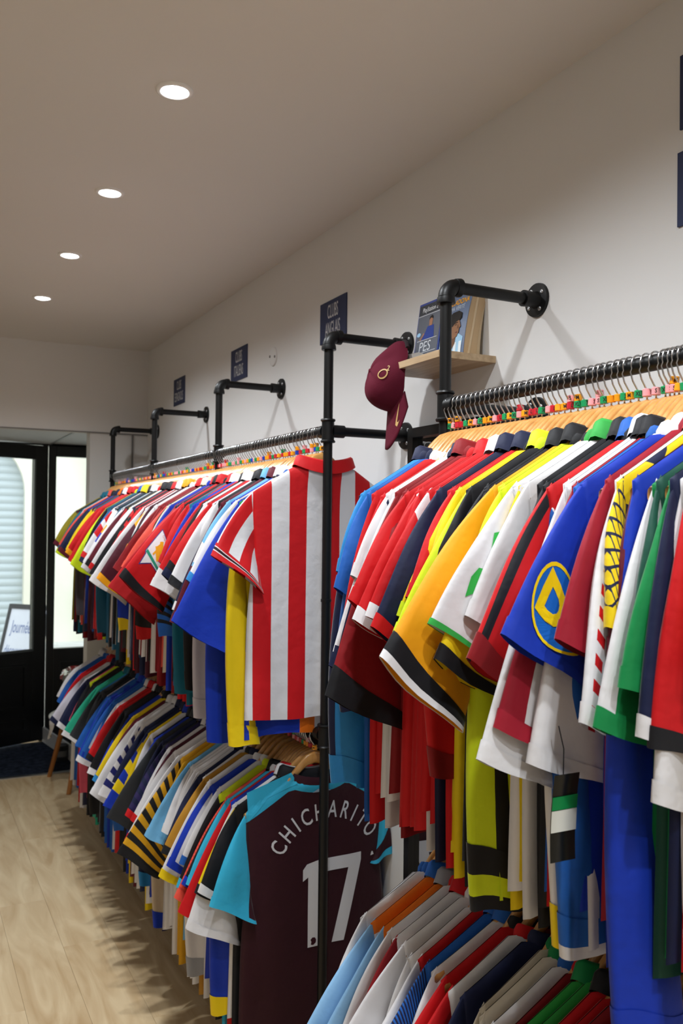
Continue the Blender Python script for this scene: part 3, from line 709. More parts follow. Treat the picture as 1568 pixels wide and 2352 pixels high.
UPPER_FAR = [
    (2.345, 'royal','white','red','white',{'bl': 2, 'bln': [(0.42, 0.05, 'orange'), (0.75, 0.28, 'white')], 'L': 0.22, 'a': 14, 'w': 0.1, 'ln': [(0.1, 0.03, 'red')]}),
    (2.3583, 'yellow','yellow','yellow','green',{'k': 'l','L': 0.74, 'a': 3, 'w': 0.09, 'sh': 'green'}),
    (2.3868, 'royal','royal','royal','blue',{'L': 0.44, 'a': 26, 'w': 0.22}),
    (2.4196, 'cream','cream','sky','white',{'L': 0.31, 'a': 26}),
    (2.4419, 'white','white','skyblue','white',{'L': 0.32, 'a': 28}),
    (2.4684, 'royal','royal','royal','white',{'k': 'l','L': 0.76, 'a': 12, 'w': 0.12}),
    (2.4954, 'sky','sky','burgundy','burgundy',{'L': 0.3, 'a': 24, 'band': [(0.75, 0.12, 'white')]}),
    (2.5308, 'burgundy','burgundy','burgundy','sky',{'L': 0.44, 'a': 20, 'w': 0.2}),
    (2.551, 'petrol','navy','white','navy',{'fill': 1}),
    (2.5711, 'navy','navy','white','navy',{'L': 0.41, 'a': 22, 'ln': [(0.55, 0.014, 'white')]}),
    (2.5898, 'black','white','black','black',{'fill': 1}),
    (2.6084, 'white','white','black','black',{'L': 0.33, 'a': 26}),
    (2.6423, 'lavender','lavender','lavender','white',{'k': 'l','L': 0.72, 'a': 9, 'w': 0.1}),
    (2.6683, 'red','red','navy','white',{'L': 0.32, 'a': 28, 'band': [(0.93, 0.09, 'black')], 'hero': 'half'}),
    (2.6904, 'darkred','white','white','white',{'fill': 1}),
    (2.7125, 'white','white','white','white',{'L': 0.36, 'a': 20, 'ln': [(0.15, 0.05, 'maroon')]}),
    (2.7306, 'black','black','black','black',{'fill': 1}),
    (2.7487, 'black','black','black','black',{'k': 'l','L': 0.66, 'a': 9, 'w': 0.11}),
    (2.7718, 'red','red','white','white',{'L': 0.36, 'a': 26, 'band': [(0.93, 0.1, 'white')]}),
    (2.7979, 'royal','royal','royal','white',{'fill': 1}),
    (2.8239, 'royal','royal','royal','white',{'L': 0.33, 'a': 22, 'w': 0.07}),
    (2.8481, 'red','red','red','red',{'L': 0.27, 'a': 16, 'w': 0.1}),
    (2.8613, 'teal','teal','teal','teal',{'k': 'l','L': 0.68, 'a': 9, 'w': 0.11}),
    (2.8826, 'beige','beige','black','black',{'L': 0.32, 'a': 18, 'w': 0.1, 'hero': 'R'}),
    (2.9043, 'red','red','black','red',{'fill': 1}),
    (2.926, 'black','black','black','black',{'fill': 1}),
    (2.9478, 'red','red','black','red',{'fill': 1}),
    (2.9695, 'red','red','black','red',{'L': 0.37, 'a': 34, 'w': 0.2, 'cuff': 0.03, 'hero': 'lion'}),
    (2.9961, 'black','blue','blue','black',{'fill': 1}),
    (3.0227, 'blue','blue','blue','black',{'k': 'l','L': 0.52, 'a': 10, 'hoop': (14, 'black')}),
    (3.0419, 'black','red2','red2','red',{'fill': 1}),
    (3.061, 'darkred','red2','red2','red',{'L': 0.41, 'a': 34, 'w': 0.21}),
    (3.0806, 'darkred','darkred','darkred','red',{'fill': 1}),
    (3.1002, 'royal','royal','royal','royal',{'L': 0.28, 'a': 22}),
    (3.1202, 'cream','cream','cream','cream',{'fill': 1}),
    (3.1402, 'cream','cream','cream','cream',{'L': 0.27, 'a': 20}),
    (3.1636, 'black','black','black','red',{'fill': 1}),
    (3.1871, 'coral','coral','coral','red',{'L': 0.32, 'a': 30}),
    (3.2072, 'darkred','darkred','darkred','red',{'fill': 1}),
    (3.2273, 'darkred','darkred','darkred','red',{'fill': 1}),
    (3.2474, 'darkred','darkred','darkred','red',{'L': 0.33, 'a': 30}),
    (3.2682, 'black','white','white','white',{'fill': 1}),
    (3.289, 'darkred','white','white','white',{'fill': 1}),
    (3.3098, 'white','white','white','white',{'L': 0.26, 'a': 22}),
    (3.3418, 'black','black','red','black',{'k': 'l','L': 0.56, 'a': 8}),
    (3.3744, 'black','black','amber','amber',{'L': 0.32, 'a': 26, 'band': [(0.8, 0.1, 'amber')]}),
    (3.3944, 'maroon','maroon','amber','amber',{'fill': 1}),
    (3.4144, 'white','white','white','black',{'fill': 1}),
    (3.4344, 'maroon','maroon','amber','amber',{'L': 0.39, 'a': 30, 'band': [(0.2, 0.1, 'amber')]}),
    (3.455, 'white','white','white','white',{'fill': 1}),
    (3.4757, 'darkred','burgundy','black','white',{'fill': 1}),
    (3.4963, 'white','white','white','white',{'L': 0.4, 'a': 30, 'ln': [(0.2, 0.05, 'red')]}),
    (3.5176, 'navy','teal','teal','teal',{'fill': 1}),
    (3.5389, 'petrol','red','white','red',{'fill': 1}),
    (3.5602, 'red','red','white','red',{'L': 0.33, 'a': 28, 'ln': [(0.3, 0.06, 'white')]}),
    (3.5823, 'maroon','red','black','black',{'fill': 1}),
    (3.6043, 'black','red','black','black',{'fill': 1}),
    (3.6263, 'red','red','black','black',{'L': 0.29, 'a': 24, 'hoop': (5, 'black')}),
    (3.6465, 'maroon','black','black','black',{'fill': 1}),
    (3.6667, 'navy','red','black','red',{'fill': 1}),
    (3.6869, 'black','black','black','black',{'L': 0.37, 'a': 28}),
    (3.7077, 'black','white','red','black',{'fill': 1}),
    (3.7285, 'white','white','red','black',{'fill': 1}),
    (3.7493, 'white','white','red','black',{'L': 0.36, 'a': 28, 'ln': [(0.5, 0.2, 'maroon')]}),
    (3.7812, 'yellow','royal','yellow','yellow',{'k': 'l','L': 0.58, 'a': 6}),
    (3.8015, 'charcoal','red2','red2','red',{'fill': 1}),
    (3.8218, 'burgundy','burgundy','black','white',{'L': 0.34, 'a': 28, 'ln': [(0.65, 0.2, 'tan')]}),
    (3.844, 'black','white','white','white',{'fill': 1}),
    (3.8662, 'maroon','white','white','white',{'fill': 1}),
    (3.8884, 'white','white','white','white',{'L': 0.36, 'a': 28, 'ln': [(0.5, 0.12, 'black')]}),
    (3.9142, 'maroon','white','white','black',{'fill': 1}),
    (3.94, 'petrol','petrol','petrol','black',{'fill': 1}),
    (3.9658, 'white','white','white','black',{'L': 0.33, 'a': 28, 'band': [(0.45, 0.08, 'amber'), (0.6, 0.08, 'royal')]}),
    (3.9882, 'black','white','red','yellow',{'fill': 1}),
    (4.0105, 'petrol','white','red','yellow',{'fill': 1}),
    (4.0328, 'maroon','white','red','yellow',{'fill': 1}),
    (4.0552, 'white','white','red','yellow',{'L': 0.31, 'a': 28, 'band': [(0.2, 0.1, 'red'), (0.5, 0.1, 'red')]}),
    (4.083, 'black','blue','navy','blue',{'fill': 1}),
    (4.1109, 'petrol','petrol','petrol','blue',{'fill': 1}),
    (4.1388, 'blue','blue','navy','blue',{'L': 0.33, 'a': 26}),
    (4.1627, 'petrol','petrol','petrol','petrol',{'fill': 1}),
    (4.1866, 'petrol','petrol','petrol','petrol',{'k': 'l','L': 0.64, 'a': 6}),
    (4.211, 'black','black','black','lime',{'fill': 1}),
    (4.2354, 'lime','lime','lime','lime',{'L': 0.36, 'a': 26, 'w': 0.14}),
    (4.258, 'red','red','red','red',{'fill': 1}),
    (4.2806, 'darkred','red','red','red',{'fill': 1}),
    (4.3032, 'black','red','red','red',{'fill': 1}),
    (4.3259, 'red','red','red','red',{'L': 0.34, 'a': 26, 'ln': [(0.3, 0.1, 'white')]}),
    (4.3494, 'red','red','amber','white',{'fill': 1}),
    (4.3729, 'red','red','red','red',{'fill': 1}),
    (4.3964, 'red','red','amber','white',{'fill': 1}),
    (4.4199, 'red','red','amber','white',{'L': 0.31, 'a': 28}),
    (4.4444, 'darkred','navy','navy','navy',{'fill': 1}),
    (4.4689, 'navy','navy','navy','navy',{'fill': 1}),
    (4.4933, 'blue','blue','blue','black',{'fill': 1}),
    (4.5178, 'navy','navy','navy','navy',{'L': 0.28, 'a': 24}),
    (4.5404, 'maroon','yellow','yellow','orange',{'fill': 1}),
    (4.563, 'petrol','yellow','yellow','orange',{'fill': 1}),
    (4.5855, 'maroon','yellow','yellow','orange',{'fill': 1}),
    (4.6081, 'yellow','yellow','yellow','orange',{'L': 0.29, 'a': 26}),
    (4.6354, 'black','black','black','navy',{'fill': 1}),
    (4.6627, 'royal','navy','burgundy','navy',{'fill': 1}),
    (4.6899, 'navy','navy','burgundy','navy',{'L': 0.31, 'a': 28, 'hero': 'slash'}),
    (4.714, 'darkred','darkred','darkred','black',{'fill': 1}),
    (4.7381, 'slate','slate','slate','slate',{'fill': 1}),
    (4.7622, 'slate','slate','slate','slate',{'k': 'l','L': 0.6, 'a': 6}),
    (4.7828, 'coral','coral','coral','coral',{'fill': 1}),
    (4.8034, 'coral','coral','coral','coral',{'fill': 1}),
    (4.824, 'coral','coral','coral','coral',{'L': 0.27, 'a': 28}),
    (4.847, 'white','white','white','white',{'fill': 1}),
    (4.87, 'black','teal','lime','teal',{'fill': 1}),
    (4.893, 'teal','teal','lime','teal',{'fill': 1}),
    (4.916, 'black','black','red','black',{'fill': 1}),
    (4.939, 'teal','teal','lime','teal',{'L': 0.31, 'a': 24}),
    (4.963, 'darkred','olive','burgundy','teal',{'fill': 1}),
    (4.987, 'navy','olive','burgundy','teal',{'fill': 1}),
    (5.011, 'olive','olive','burgundy','teal',{'fill': 1}),
    (5.0351, 'olive','olive','burgundy','teal',{'fill': 1}),
    (5.0591, 'olive','olive','burgundy','teal',{'L': 0.27, 'a': 26}),
]
LOWER_FAR = [
    (2.375, 'black','black','white','black',{'L': 0.3, 'a': 22}),
    (2.3914, 'white','white','white','white',{'L': 0.4, 'a': 20, 'tuck': 1}),
    (2.4078, 'yellow','yellow','black','red',{'L': 0.31, 'a': 24}),
    (2.4242, 'royal','royal','yellow','red',{'k': 'l','L': 0.66, 'a': 8}),
    (2.4406, 'red','red','red','red',{'L': 0.38, 'a': 24}),
    (2.4569, 'cyan','cyan','cyan','white',{'L': 0.3, 'a': 24}),
    (2.4733, 'black','black','royal','black',{'L': 0.31, 'a': 26, 'hero': 'puma'}),
    (2.4926, 'coral','coral','coral','navy',{'L': 0.36, 'a': 26, 'hoop': (30, 'coral2'), 'hero': 'coral'}),
    (2.5322, 'black','black','cyan','lime',{'L': 0.33, 'a': 24, 'sh': 'lime'}),
    (2.5687, 'white','white','blue','white',{'L': 0.29, 'a': 24}),
    (2.602, 'royal','royal','royal','white',{'L': 0.31, 'a': 26, 'ln': [(0.2, 0.1, 'white')]}),
    (2.6403, 'white','white','yellow','navy',{'L': 0.36, 'a': 24}),
    (2.6796, 'mustard','mustard','black','black',{'L': 0.3, 'a': 26}),
    (2.7109, 'white','white','grey','white',{'k': 'l','L': 0.66, 'a': 7}),
    (2.7382, 'navy','navy','navy','navy',{'L': 0.29, 'a': 24, 'hero': 'three'}),
    (2.7615, 'white','white','white','white',{'fill': 1}),
    (2.7848, 'white','white','white','white',{'L': 0.26, 'a': 20}),
    (2.8088, 'white','white','white','white',{'fill': 1}),
    (2.8327, 'white','white','white','white',{'L': 0.27, 'a': 22, 'ln': [(0.3, 0.05, 'coral')]}),
    (2.8575, 'sky','sky','sky','sky',{'fill': 1}),
    (2.8822, 'sky','sky','sky','sky',{'L': 0.31, 'a': 28, 'w': 0.1}),
    (2.9129, 'yellow2','yellow2','black','yellow2',{'fill': 1}),
    (2.9435, 'yellow2','yellow2','black','yellow2',{'L': 0.41, 'a': 30, 'hoop': (9, 'black')}),
    (2.9857, 'white','white','red','white',{'L': 0.36, 'a': 28}),
    (3.0235, 'white','white','red','red',{'L': 0.31, 'a': 28}),
    (3.0484, 'maroon','maroon','maroon','maroon',{'fill': 1}),
    (3.0733, 'maroon','maroon','maroon','maroon',{'L': 0.26, 'a': 24}),
    (3.096, 'white','white','white','white',{'fill': 1}),
    (3.1188, 'beige','beige','royal','amber',{'k': 'l','L': 0.68, 'a': 7}),
    (3.1537, 'purple','purple','red','purple',{'L': 0.32, 'a': 28, 'hoop': (8, 'navy')}),
    (3.1818, 'charcoal','charcoal','charcoal','charcoal',{'fill': 1}),
    (3.2098, 'navy','navy','navy','navy',{'fill': 1}),
    (3.2379, 'charcoal','charcoal','charcoal','charcoal',{'L': 0.37, 'a': 28}),
    (3.2692, 'royal','royal','royal','black',{'fill': 1}),
    (3.3005, 'navy','navy','skyblue','navy',{'k': 'l','L': 0.6, 'a': 8}),
    (3.3326, 'white','white','white','royal',{'L': 0.24, 'a': 18}),
    (3.3623, 'yellow','yellow','royal','navy',{'fill': 1}),
    (3.3919, 'yellow','yellow','royal','navy',{'L': 0.36, 'a': 28, 'hoop': (4, 'royal')}),
    (3.4224, 'navy','navy','navy','navy',{'fill': 1}),
    (3.453, 'navy','navy','navy','navy',{'L': 0.28, 'a': 26}),
    (3.481, 'white','white','white','white',{'fill': 1}),
    (3.509, 'white','white','white','white',{'L': 0.35, 'a': 28, 'hoop': (6.5, 'indigo')}),
    (3.5378, 'white','white','white','white',{'fill': 1}),
    (3.5666, 'white','white','white','white',{'L': 0.36, 'a': 30, 'hero': 'ell'}),
    (3.5963, 'burgundy','burgundy','white','burgundy',{'fill': 1}),
    (3.626, 'burgundy','burgundy','white','burgundy',{'L': 0.27, 'a': 26}),
    (3.6527, 'yellow','yellow','skyblue','black',{'fill': 1}),
    (3.6794, 'yellow','yellow','skyblue','black',{'L': 0.34, 'a': 28}),
    (3.7108, 'royal','royal','royal','black',{'fill': 1}),
    (3.7422, 'royal','royal','royal','black',{'L': 0.32, 'a': 26, 'band': [(0.25, 0.25, 'black')]}),
    (3.7664, 'black','black','blue','black',{'fill': 1}),
    (3.7906, 'black','black','blue','black',{'k': 'l','L': 0.56, 'a': 6, 'ln': [(0.3, 0.12, 'blue')]}),
    (3.8234, 'black','black','white','white',{'L': 0.34, 'a': 26}),
    (3.8571, 'red','red','black','red',{'fill': 1}),
    (3.8907, 'red','red','black','red',{'L': 0.3, 'a': 28}),
    (3.9255, 'white','white','white','white',{'fill': 1}),
    (3.9602, 'white','white','white','white',{'L': 0.24, 'a': 22}),
    (3.9961, 'blue','blue','blue','blue',{'fill': 1}),
    (4.0319, 'blue','blue','blue','blue',{'L': 0.3, 'a': 26, 'ln': [(0.3, 0.2, 'white')]}),
    (4.069, 'royal','royal','white','royal',{'fill': 1}),
    (4.1061, 'royal','royal','white','royal',{'L': 0.35, 'a': 24, 'vs': (9, 'blue')}),
    (4.1316, 'blue','blue','blue','blue',{'fill': 1}),
    (4.1572, 'blue','blue','blue','blue',{'fill': 1}),
    (4.1827, 'blue','blue','blue','blue',{'L': 0.31, 'a': 28, 'sh': 'white'}),
    (4.2091, 'black','black','black','black',{'fill': 1}),
    (4.2356, 'black','black','black','black',{'fill': 1}),
    (4.262, 'black','black','black','black',{'k': 'l','L': 0.62, 'a': 8}),
    (4.2875, 'charcoal','charcoal','charcoal','teal',{'fill': 1}),
    (4.3129, 'charcoal','charcoal','charcoal','teal',{'L': 0.29, 'a': 28, 'sh': 'skyblue'}),
    (4.342, 'seagreen','seagreen','white','teal',{'fill': 1}),
    (4.371, 'seagreen','seagreen','white','teal',{'fill': 1}),
    (4.4, 'seagreen','seagreen','white','teal',{'fill': 1}),
    (4.429, 'seagreen','seagreen','white','teal',{'L': 0.32, 'a': 30}),
    (4.4621, 'black','black','black','black',{'fill': 1}),
    (4.4952, 'black','black','black','black',{'fill': 1}),
    (4.5283, 'black','black','black','black',{'L': 0.26, 'a': 22, 'sh': 'lime'}),
    (4.5568, 'pink','pink','pink','pink',{'fill': 1}),
    (4.5853, 'pink','pink','pink','pink',{'k': 'l','L': 0.62, 'a': 6}),
    (4.6085, 'navy','navy','white','navy',{'fill': 1}),
    (4.6318, 'navy','navy','white','navy',{'L': 0.31, 'a': 28}),
    (4.6596, 'white','lavender','navy','red',{'fill': 1}),
    (4.6874, 'white','lavender','navy','red',{'fill': 1}),
    (4.7153, 'white','lavender','navy','red',{'L': 0.31, 'a': 32, 'ln': [(0.75, 0.12, 'red')]}),
    (4.744, 'red','red','red','red',{'fill': 1}),
    (4.7728, 'red','red','red','red',{'fill': 1}),
    (4.8016, 'red','red','red','red',{'L': 0.24, 'a': 26}),
    (4.8356, 'blue','blue','blue','blue',{'fill': 1}),
    (4.8697, 'blue','blue','blue','blue',{'fill': 1}),
    (4.9038, 'blue','blue','blue','blue',{'L': 0.24, 'a': 26}),
    (4.9304, 'white','white','white','white',{'fill': 1}),
    (4.957, 'white','white','white','white',{'fill': 1}),
    (4.9835, 'white','white','white','white',{'fill': 1}),
    (5.0101, 'white','white','white','white',{'L': 0.22, 'a': 24}),
]
LOWER_NEAR = [
    (0.86, 'royal','royal','royal','royal',{}),
    (0.8969, 'purple','purple','orange','purple',{'sh': 'grey'}),
    (0.9175, 'black','black','white','black',{'fill': 1}),
    (0.9382, 'black','black','white','black',{'sh': 'white'}),
    (0.9602, 'navy','navy','white','black',{'fill': 1}),
    (0.9822, 'navy','navy','white','black',{'ln': [(0.1, 0.06, 'white')], 'sh': 'amber'}),
    (1.0056, 'darkred','darkred','darkred','black',{'fill': 1}),
    (1.0291, 'darkred','darkred','darkred','black',{'ln': [(0.15, 0.1, 'white')]}),
    (1.0516, 'red','red','red','black',{'fill': 1}),
    (1.0741, 'red','red','red','black',{}),
    (1.0953, 'brightgreen','brightgreen','green','green',{'fill': 1}),
    (1.1165, 'brightgreen','brightgreen','green','green',{}),
    (1.1418, 'darkred','darkred','darkred','red',{'fill': 1}),
    (1.1671, 'white','white','white','blue',{'a': 30}),
    (1.1911, 'cream','cream','green','green',{'fill': 1}),
    (1.215, 'cream','cream','green','green',{'sh': 'cream'}),
    (1.2529, 'navy','navy','navy','navy',{'a': 24}),
    (1.2858, 'white','red','red','red',{'a': 30}),
    (1.3201, 'red','red','red','black',{'a': 30, 'L': 0.36}),
    (1.3452, 'white','white','white','blue',{'fill': 1}),
    (1.3704, 'blue','blue','blue','blue',{'a': 30, 'L': 0.36, 'hoop': (40, 'navy')}),
    (1.405, 'red','white','red','white',{'a': 28}),
    (1.4262, 'white','white','white','red',{'fill': 1}),
    (1.4475, 'white','white','white','white',{'a': 33, 'L': 0.38, 'w': 0.2}),
    (1.4802, 'darkred','darkred','darkred','red',{'sh': 'white'}),
    (1.5089, 'white','white','white','red',{'ln': [(0.3, 0.1, 'red')], 'a': 26}),
    (1.5403, 'grey','skyblue2','skyblue2','grey',{'a': 30, 'L': 0.36, 'sh': 'orange'}),
    (1.5727, 'white','skyblue2','skyblue2','blue',{'a': 32, 'L': 0.38, 'sh': 'orange'}),
    (1.5933, 'white','white','white','blue',{'fill': 1}),
    (1.6138, 'white','white','white','blue',{'a': 20}),
]

for rows, z, rail, letter, first in ((UPPER_NEAR, RH, 'near upper rail', True, 1), (UPPER_FAR, RH, 'far upper rail', False, 2), (LOWER_FAR, LOWH, 'far lower rail', False, 2), (LOWER_NEAR, LOWH, 'near lower rail', False, 1)):
    for i, (y, b, sl_, cu_, co_, o) in enumerate(rows):
        rz = R.uniform(-.05, .05)
        hanger(y, z, rz, rail, i+first, letter)
        shirt(y, z, rz, (b, sl_, cu_, co_, o), rail, i+first)

# --- the red and white striped shirt at the near end of the far upper rail
def hero_base(name_label, y, z, rz, rail, body, dx=0, dz=0):
    hanger(y, z, rz, rail, 1, True)
    t = thing('football_shirt', name_label, 'shirt', (RX+dx, y, z+dz), rz, 'football shirts on the '+rail)
    return t
t = hero_base('red and white striped jersey facing the camera at near end of far upper rail', 2.318, RH, .03, 'far upper rail', None, .008, .03)
B = Body(L=.735, wd=.235, fold=.75, seed=21, bow=.01)
obj('body', B.build(), fabric('white', vs=(4.7, 'red', .968), kind='body'), t)
S = Sleeve(29, .265, .19, -.6, 5, False, 1, 1.0)
s1 = obj('sleeve', S.build(), fabric('red', vs=(2.33, 'white', .72)), t)
obj('cuff', S.build(1-.034/S.L, 1.004, .0018, 4, 22, 'cuff'), fabric('red', band=((.42, .09, 'black'), (.28, .035, 'white'), (.56, .035, 'white'))), s1)
S2 = Sleeve(8, .25, .075, 0, 6, False, -1)
s2 = obj('sleeve', S2.build(), fabric('red', vs=(2.33, 'white', .72)), t); obj('cuff', S2.build(1-.034/S2.L, 1.004, .0018, 4, 22, 'cuff'), fabric('red', band=((.42, .09, 'black'), (.28, .035, 'white'), (.56, .035, 'white'))), s2)
cm = collar_mesh(True); obj('collar', cm, fabric('red', band=((.30, .05, 'black'), (.22, .02, 'white'), (.38, .02, 'white'))), t)

# --- claret shirt with printed name and number, lower rail
t = hero_base('claret jersey with sky blue sleeves, white name and number 17 on its back', 2.345, LOWH, .03, 'far lower rail', None, .012)
B = Body(L=.76, wd=.235, fold=.6, seed=33, bow=.008)
bo = obj('body', B.build(), fabric('maroon2', sh='cyan', kind='body'), t)
S = Sleeve(22, .31, .155, -.5, 8, False, 1, .9)
s1 = obj('sleeve', S.build(), fabric('cyan', ln=((.92, .09, 'maroon2'),)), t); obj('cuff', S.build(1-.02/S.L, 1.004, .0016, 4, 22, 'cuff'), fabric('cyan'), s1)
S2 = Sleeve(8, .25, .075, 0, 6, False, -1)
s2 = obj('sleeve', S2.build(), fabric('cyan', band=((.75, .15, 'maroon2'),)), t); obj('cuff', S2.build(1-.02/S2.L, 1.004, .0016, 4, 22, 'cuff'), fabric('cyan'), s2)
obj('collar', collar_mesh(False), fabric('maroon2'), t)
yk = lambda a, b: B.back(a, b, .0012)
for sgn in (-1, 1):
    flat_print('shoulder_panel', subdiv_poly([(sgn*.088, -.112), (sgn*.222, -.154), (sgn*.216, -.235), (sgn*.16, -.175), (sgn*.075, -.142)], 3), yk, fabric('cyan', kind='flat'), bo)
PW = simple('print_white', 'd9dae0', .55)
name = 'CHICHARITO'; cx, cz, rad = .026, -.408, .176
adv = {'I': .62}; tot = sum(adv.get(c, 1) for c in name)-1; pos = 0; half_ = 0
for k, ch in enumerate(name):
    if k: pos += (adv.get(name[k-1], 1)+adv.get(ch, 1))/2
    a = math.radians(-60+116*pos/(tot)); ca, sa = math.cos(a), math.sin(a)
    g = text_geo(ch, .072, .008, .66, 1)
    flat_print('letter', g, lambda p, q, a=a, ca=ca, sa=sa: B.back(cx+(rad+q)*math.sin(a)+p*ca, cz+(rad+q)*math.cos(a)-p*sa, .0022), PW, bo)
one = [(-.062, -.395), (-.050, -.380), (-.012, -.372), (-.012, -.62), (-.046, -.62), (-.046, -.418), (-.062, -.428)]
seven = [(.004, -.372), (.120, -.372), (.120, -.395), (.064, -.62), (.028, -.62), (.078, -.410), (.004, -.410)]
for g in (one, seven): flat_print('number', subdiv_poly(g, 4), lambda a, b: B.back(a*1.06+.014, b, .0022), PW, bo)
flat_print('league_lion_mark', subdiv_poly([(-.008, -.010), (.0, -.012), (.008, -.006), (.009, .002), (.005, .009), (-.003, .010), (-.009, .004), (-.006, -.002)], 1), lambda a, b: B.back(-.017+a, -.603+b, .0028), ink('maroon2'), bo)
flat_print('neck_mark', subdiv_poly([(-.03, -.006), (.03, -.006), (.012, .004), (.008, .014), (.002, .006), (-.002, .016), (-.006, .006), (-.014, .004)], 1), lambda a, b: B.back(.0+a, -.165+b, .0022), ink('9fb8d0'), bo)

# hanging swing tag under the white jersey on the near rail
tg = thing('swing_tag', 'black curved swing tag with green and white label hanging among near jerseys', 'tag', (.800, .925, 1.332), 0)
def ctag(z0, z1, off):
    v = []; f = []; n = 8
    for j in range(n+1):
        z = z0+(z1-z0)*j/n; yy = -.35*(z+.09)**2*3
        for x in (-.021, .021): v += [(x, yy-off, z), (x, yy+.0012-off, z)]
    for j in range(n):
        a = j*4; f += [(a, a+4, a+6, a+2), (a+1, a+3, a+7, a+5), (a, a+1, a+5, a+4), (a+2, a+6, a+7, a+3)]
    return mesh('card', v, f)
obj('card', ctag(-.118, 0, 0), simple('tag_black', '101312', .35), tg)
obj('green_band', ctag(-.048, -.030, .0015), ink('green'), tg); obj('white_band', ctag(-.078, -.049, .0015), ink('e0e2da'), tg)
MB().tube([(0, 0, -.005), (.004, .004, .03), (0, .01, .06)], .0008, 6).build('string', ink('black'), tg)

# ------------------------------------------------------------------ shelf, books, cap, signs, mirror
shf = tag(box('wall_shelf', (1.184, 1.836, 2.080), (XW, 2.132, 2.098), SHELFWOOD, bevel=.001), 'small oak wall shelf between the two racks', 'shelf')
# paperback leaning on the wall
def leaning(name, label, cat, x0, y0, W, H, T, tilt):
    t = thing(name, label, cat, (x0, y0, 2.0985)); t.rotation_euler = (0, math.radians(tilt), 0)
    return t
bk = leaning('paperback_book', 'thick paperback with dark-haired man on its blue cover, leaning on the wall', 'book', 1.288, 1.885, .115, .185, .045, 11)
BW, BH, BT = .118, .188, .042
def cover(x): # slightly curled sheets
    pass
def curl(z): return .010*math.sin(PI*z/BH)*0 - .016*(1-z/BH)**2+.0
def sheet(x0, x1, name, mat, yoff=0):
    v = []; f = []; n = 10
    for j in range(n+1):
        z = BH*j/n; c = -.018*(z/BH)*(1-z/BH)*1.5
        xa, xb = x0+c, x1+c+.010*(1-z/BH)*(x1 > .03)
        v += [(xa, -yoff, z), (xb, -yoff, z), (xb, BW, z), (xa, BW, z)]
    for j in range(n):
        a = j*4
        for k in range(4): f.append((a+k, a+(k+1) % 4, a+4+(k+1) % 4, a+4+k))
    f += [(0, 3, 2, 1), (n*4, n*4+1, n*4+2, n*4+3)]
    return obj(name, mesh(name, v, f, smooth=False), mat, bk)
sheet(.0012, BT, 'page_block', simple('pages', 'c9ae8a', .9))
fc = sheet(0, .0012, 'front_cover', simple('cover_blue', '5f6f8c', .35), .001); sheet(BT, BT+.0012, 'back_cover', simple('cover_back', 'c9b391', .6), .001)
v = []; 
m = MB().box((.012, -.0012, .004), (.018, 0, BH-.004)); m.build('page_marker', simple('pages_light', 'dcc7a6', .9), bk)
def cov(a, b, off=.0008): # a right (towards -y), b up, from cover centre
    z = BH/2+b; c = -.018*(z/BH)*(1-z/BH)*1.5
    return (c-off, BW/2-a, z)
flat_print('title', text_geo('MARADONA', .021, .014, .86, 0), lambda a, b: cov(a, b+.064), ink('f0a818'), fc)
flat_print('title', text_geo('MA VÉRITÉ', .016, 0, .85, 0), lambda a, b: cov(a+.004, b+.047), ink('c9d2de'), fc)
sp_ = lambda pts: subdiv_poly(pts, 1)
flat_print('portrait_shirt', sp_([(-.056, -.092), (.045, -.092), (.052, -.04), (.030, -.028), (-.03, -.04), (-.056, -.05)]), lambda a, b: cov(a, b, .0008), ink('9cc4e0'), fc)
for sx in (-.04, .012, .036): flat_print('portrait_stripe', sp_([(sx, -.091), (sx+.012, -.091), (sx+.012, -.05), (sx, -.05)]), lambda a, b: cov(a, b, .0011), ink('dfe6ea'), fc)
def por(nm, pts, c, off): flat_print(nm, subdiv_poly(pts, 1), lambda a, b: cov(a, b-.008, off), ink(c), fc)
por('portrait_neck', [(-.026, -.03), (-.014, -.056), (.006, -.058), (.018, -.045), (.020, -.018), (-.02, -.012)], '6d4c36', .0014)
por('portrait_hair', [(-.052, -.058), (-.050, -.01), (-.038, .028), (-.012, .044), (.016, .045), (.034, .036), (.036, .022), (.0, .0), (-.016, -.03), (-.028, -.06)], '1b1613', .0017)
por('portrait_face', [(-.014, -.014), (-.008, .004), (.004, .018), (.024, .020), (.031, .010), (.037, -.002), (.031, -.006), (.031, -.016), (.024, -.027), (.010, -.032), (-.006, -.026)], '8d6549', .002)
por('portrait_fringe', [(-.012, .0), (-.004, .022), (.012, .032), (.034, .030), (.030, .018), (.012, .014), (.0, .004)], '1f1915', .0023)
por('portrait_brow', [(.006, .009), (.014, .013), (.022, .012), (.022, .010), (.014, .010)], '241a14', .0024)
por('portrait_eye', [(.009, .005), (.014, .0075), (.019, .006), (.014, .004)], '1b1310', .0024)
por('portrait_shade', [(.022, .006), (.026, .004), (.029, -.005), (.023, -.007)], '6a4732', .0023)
por('portrait_mouth', [(.014, -.016), (.022, -.014), (.028, -.0155), (.022, -.018)], '6b3330', .0024)
por('portrait_ear', [(-.016, -.008), (-.010, -.005), (-.009, -.014), (-.014, -.017)], '7d5740', .0024)
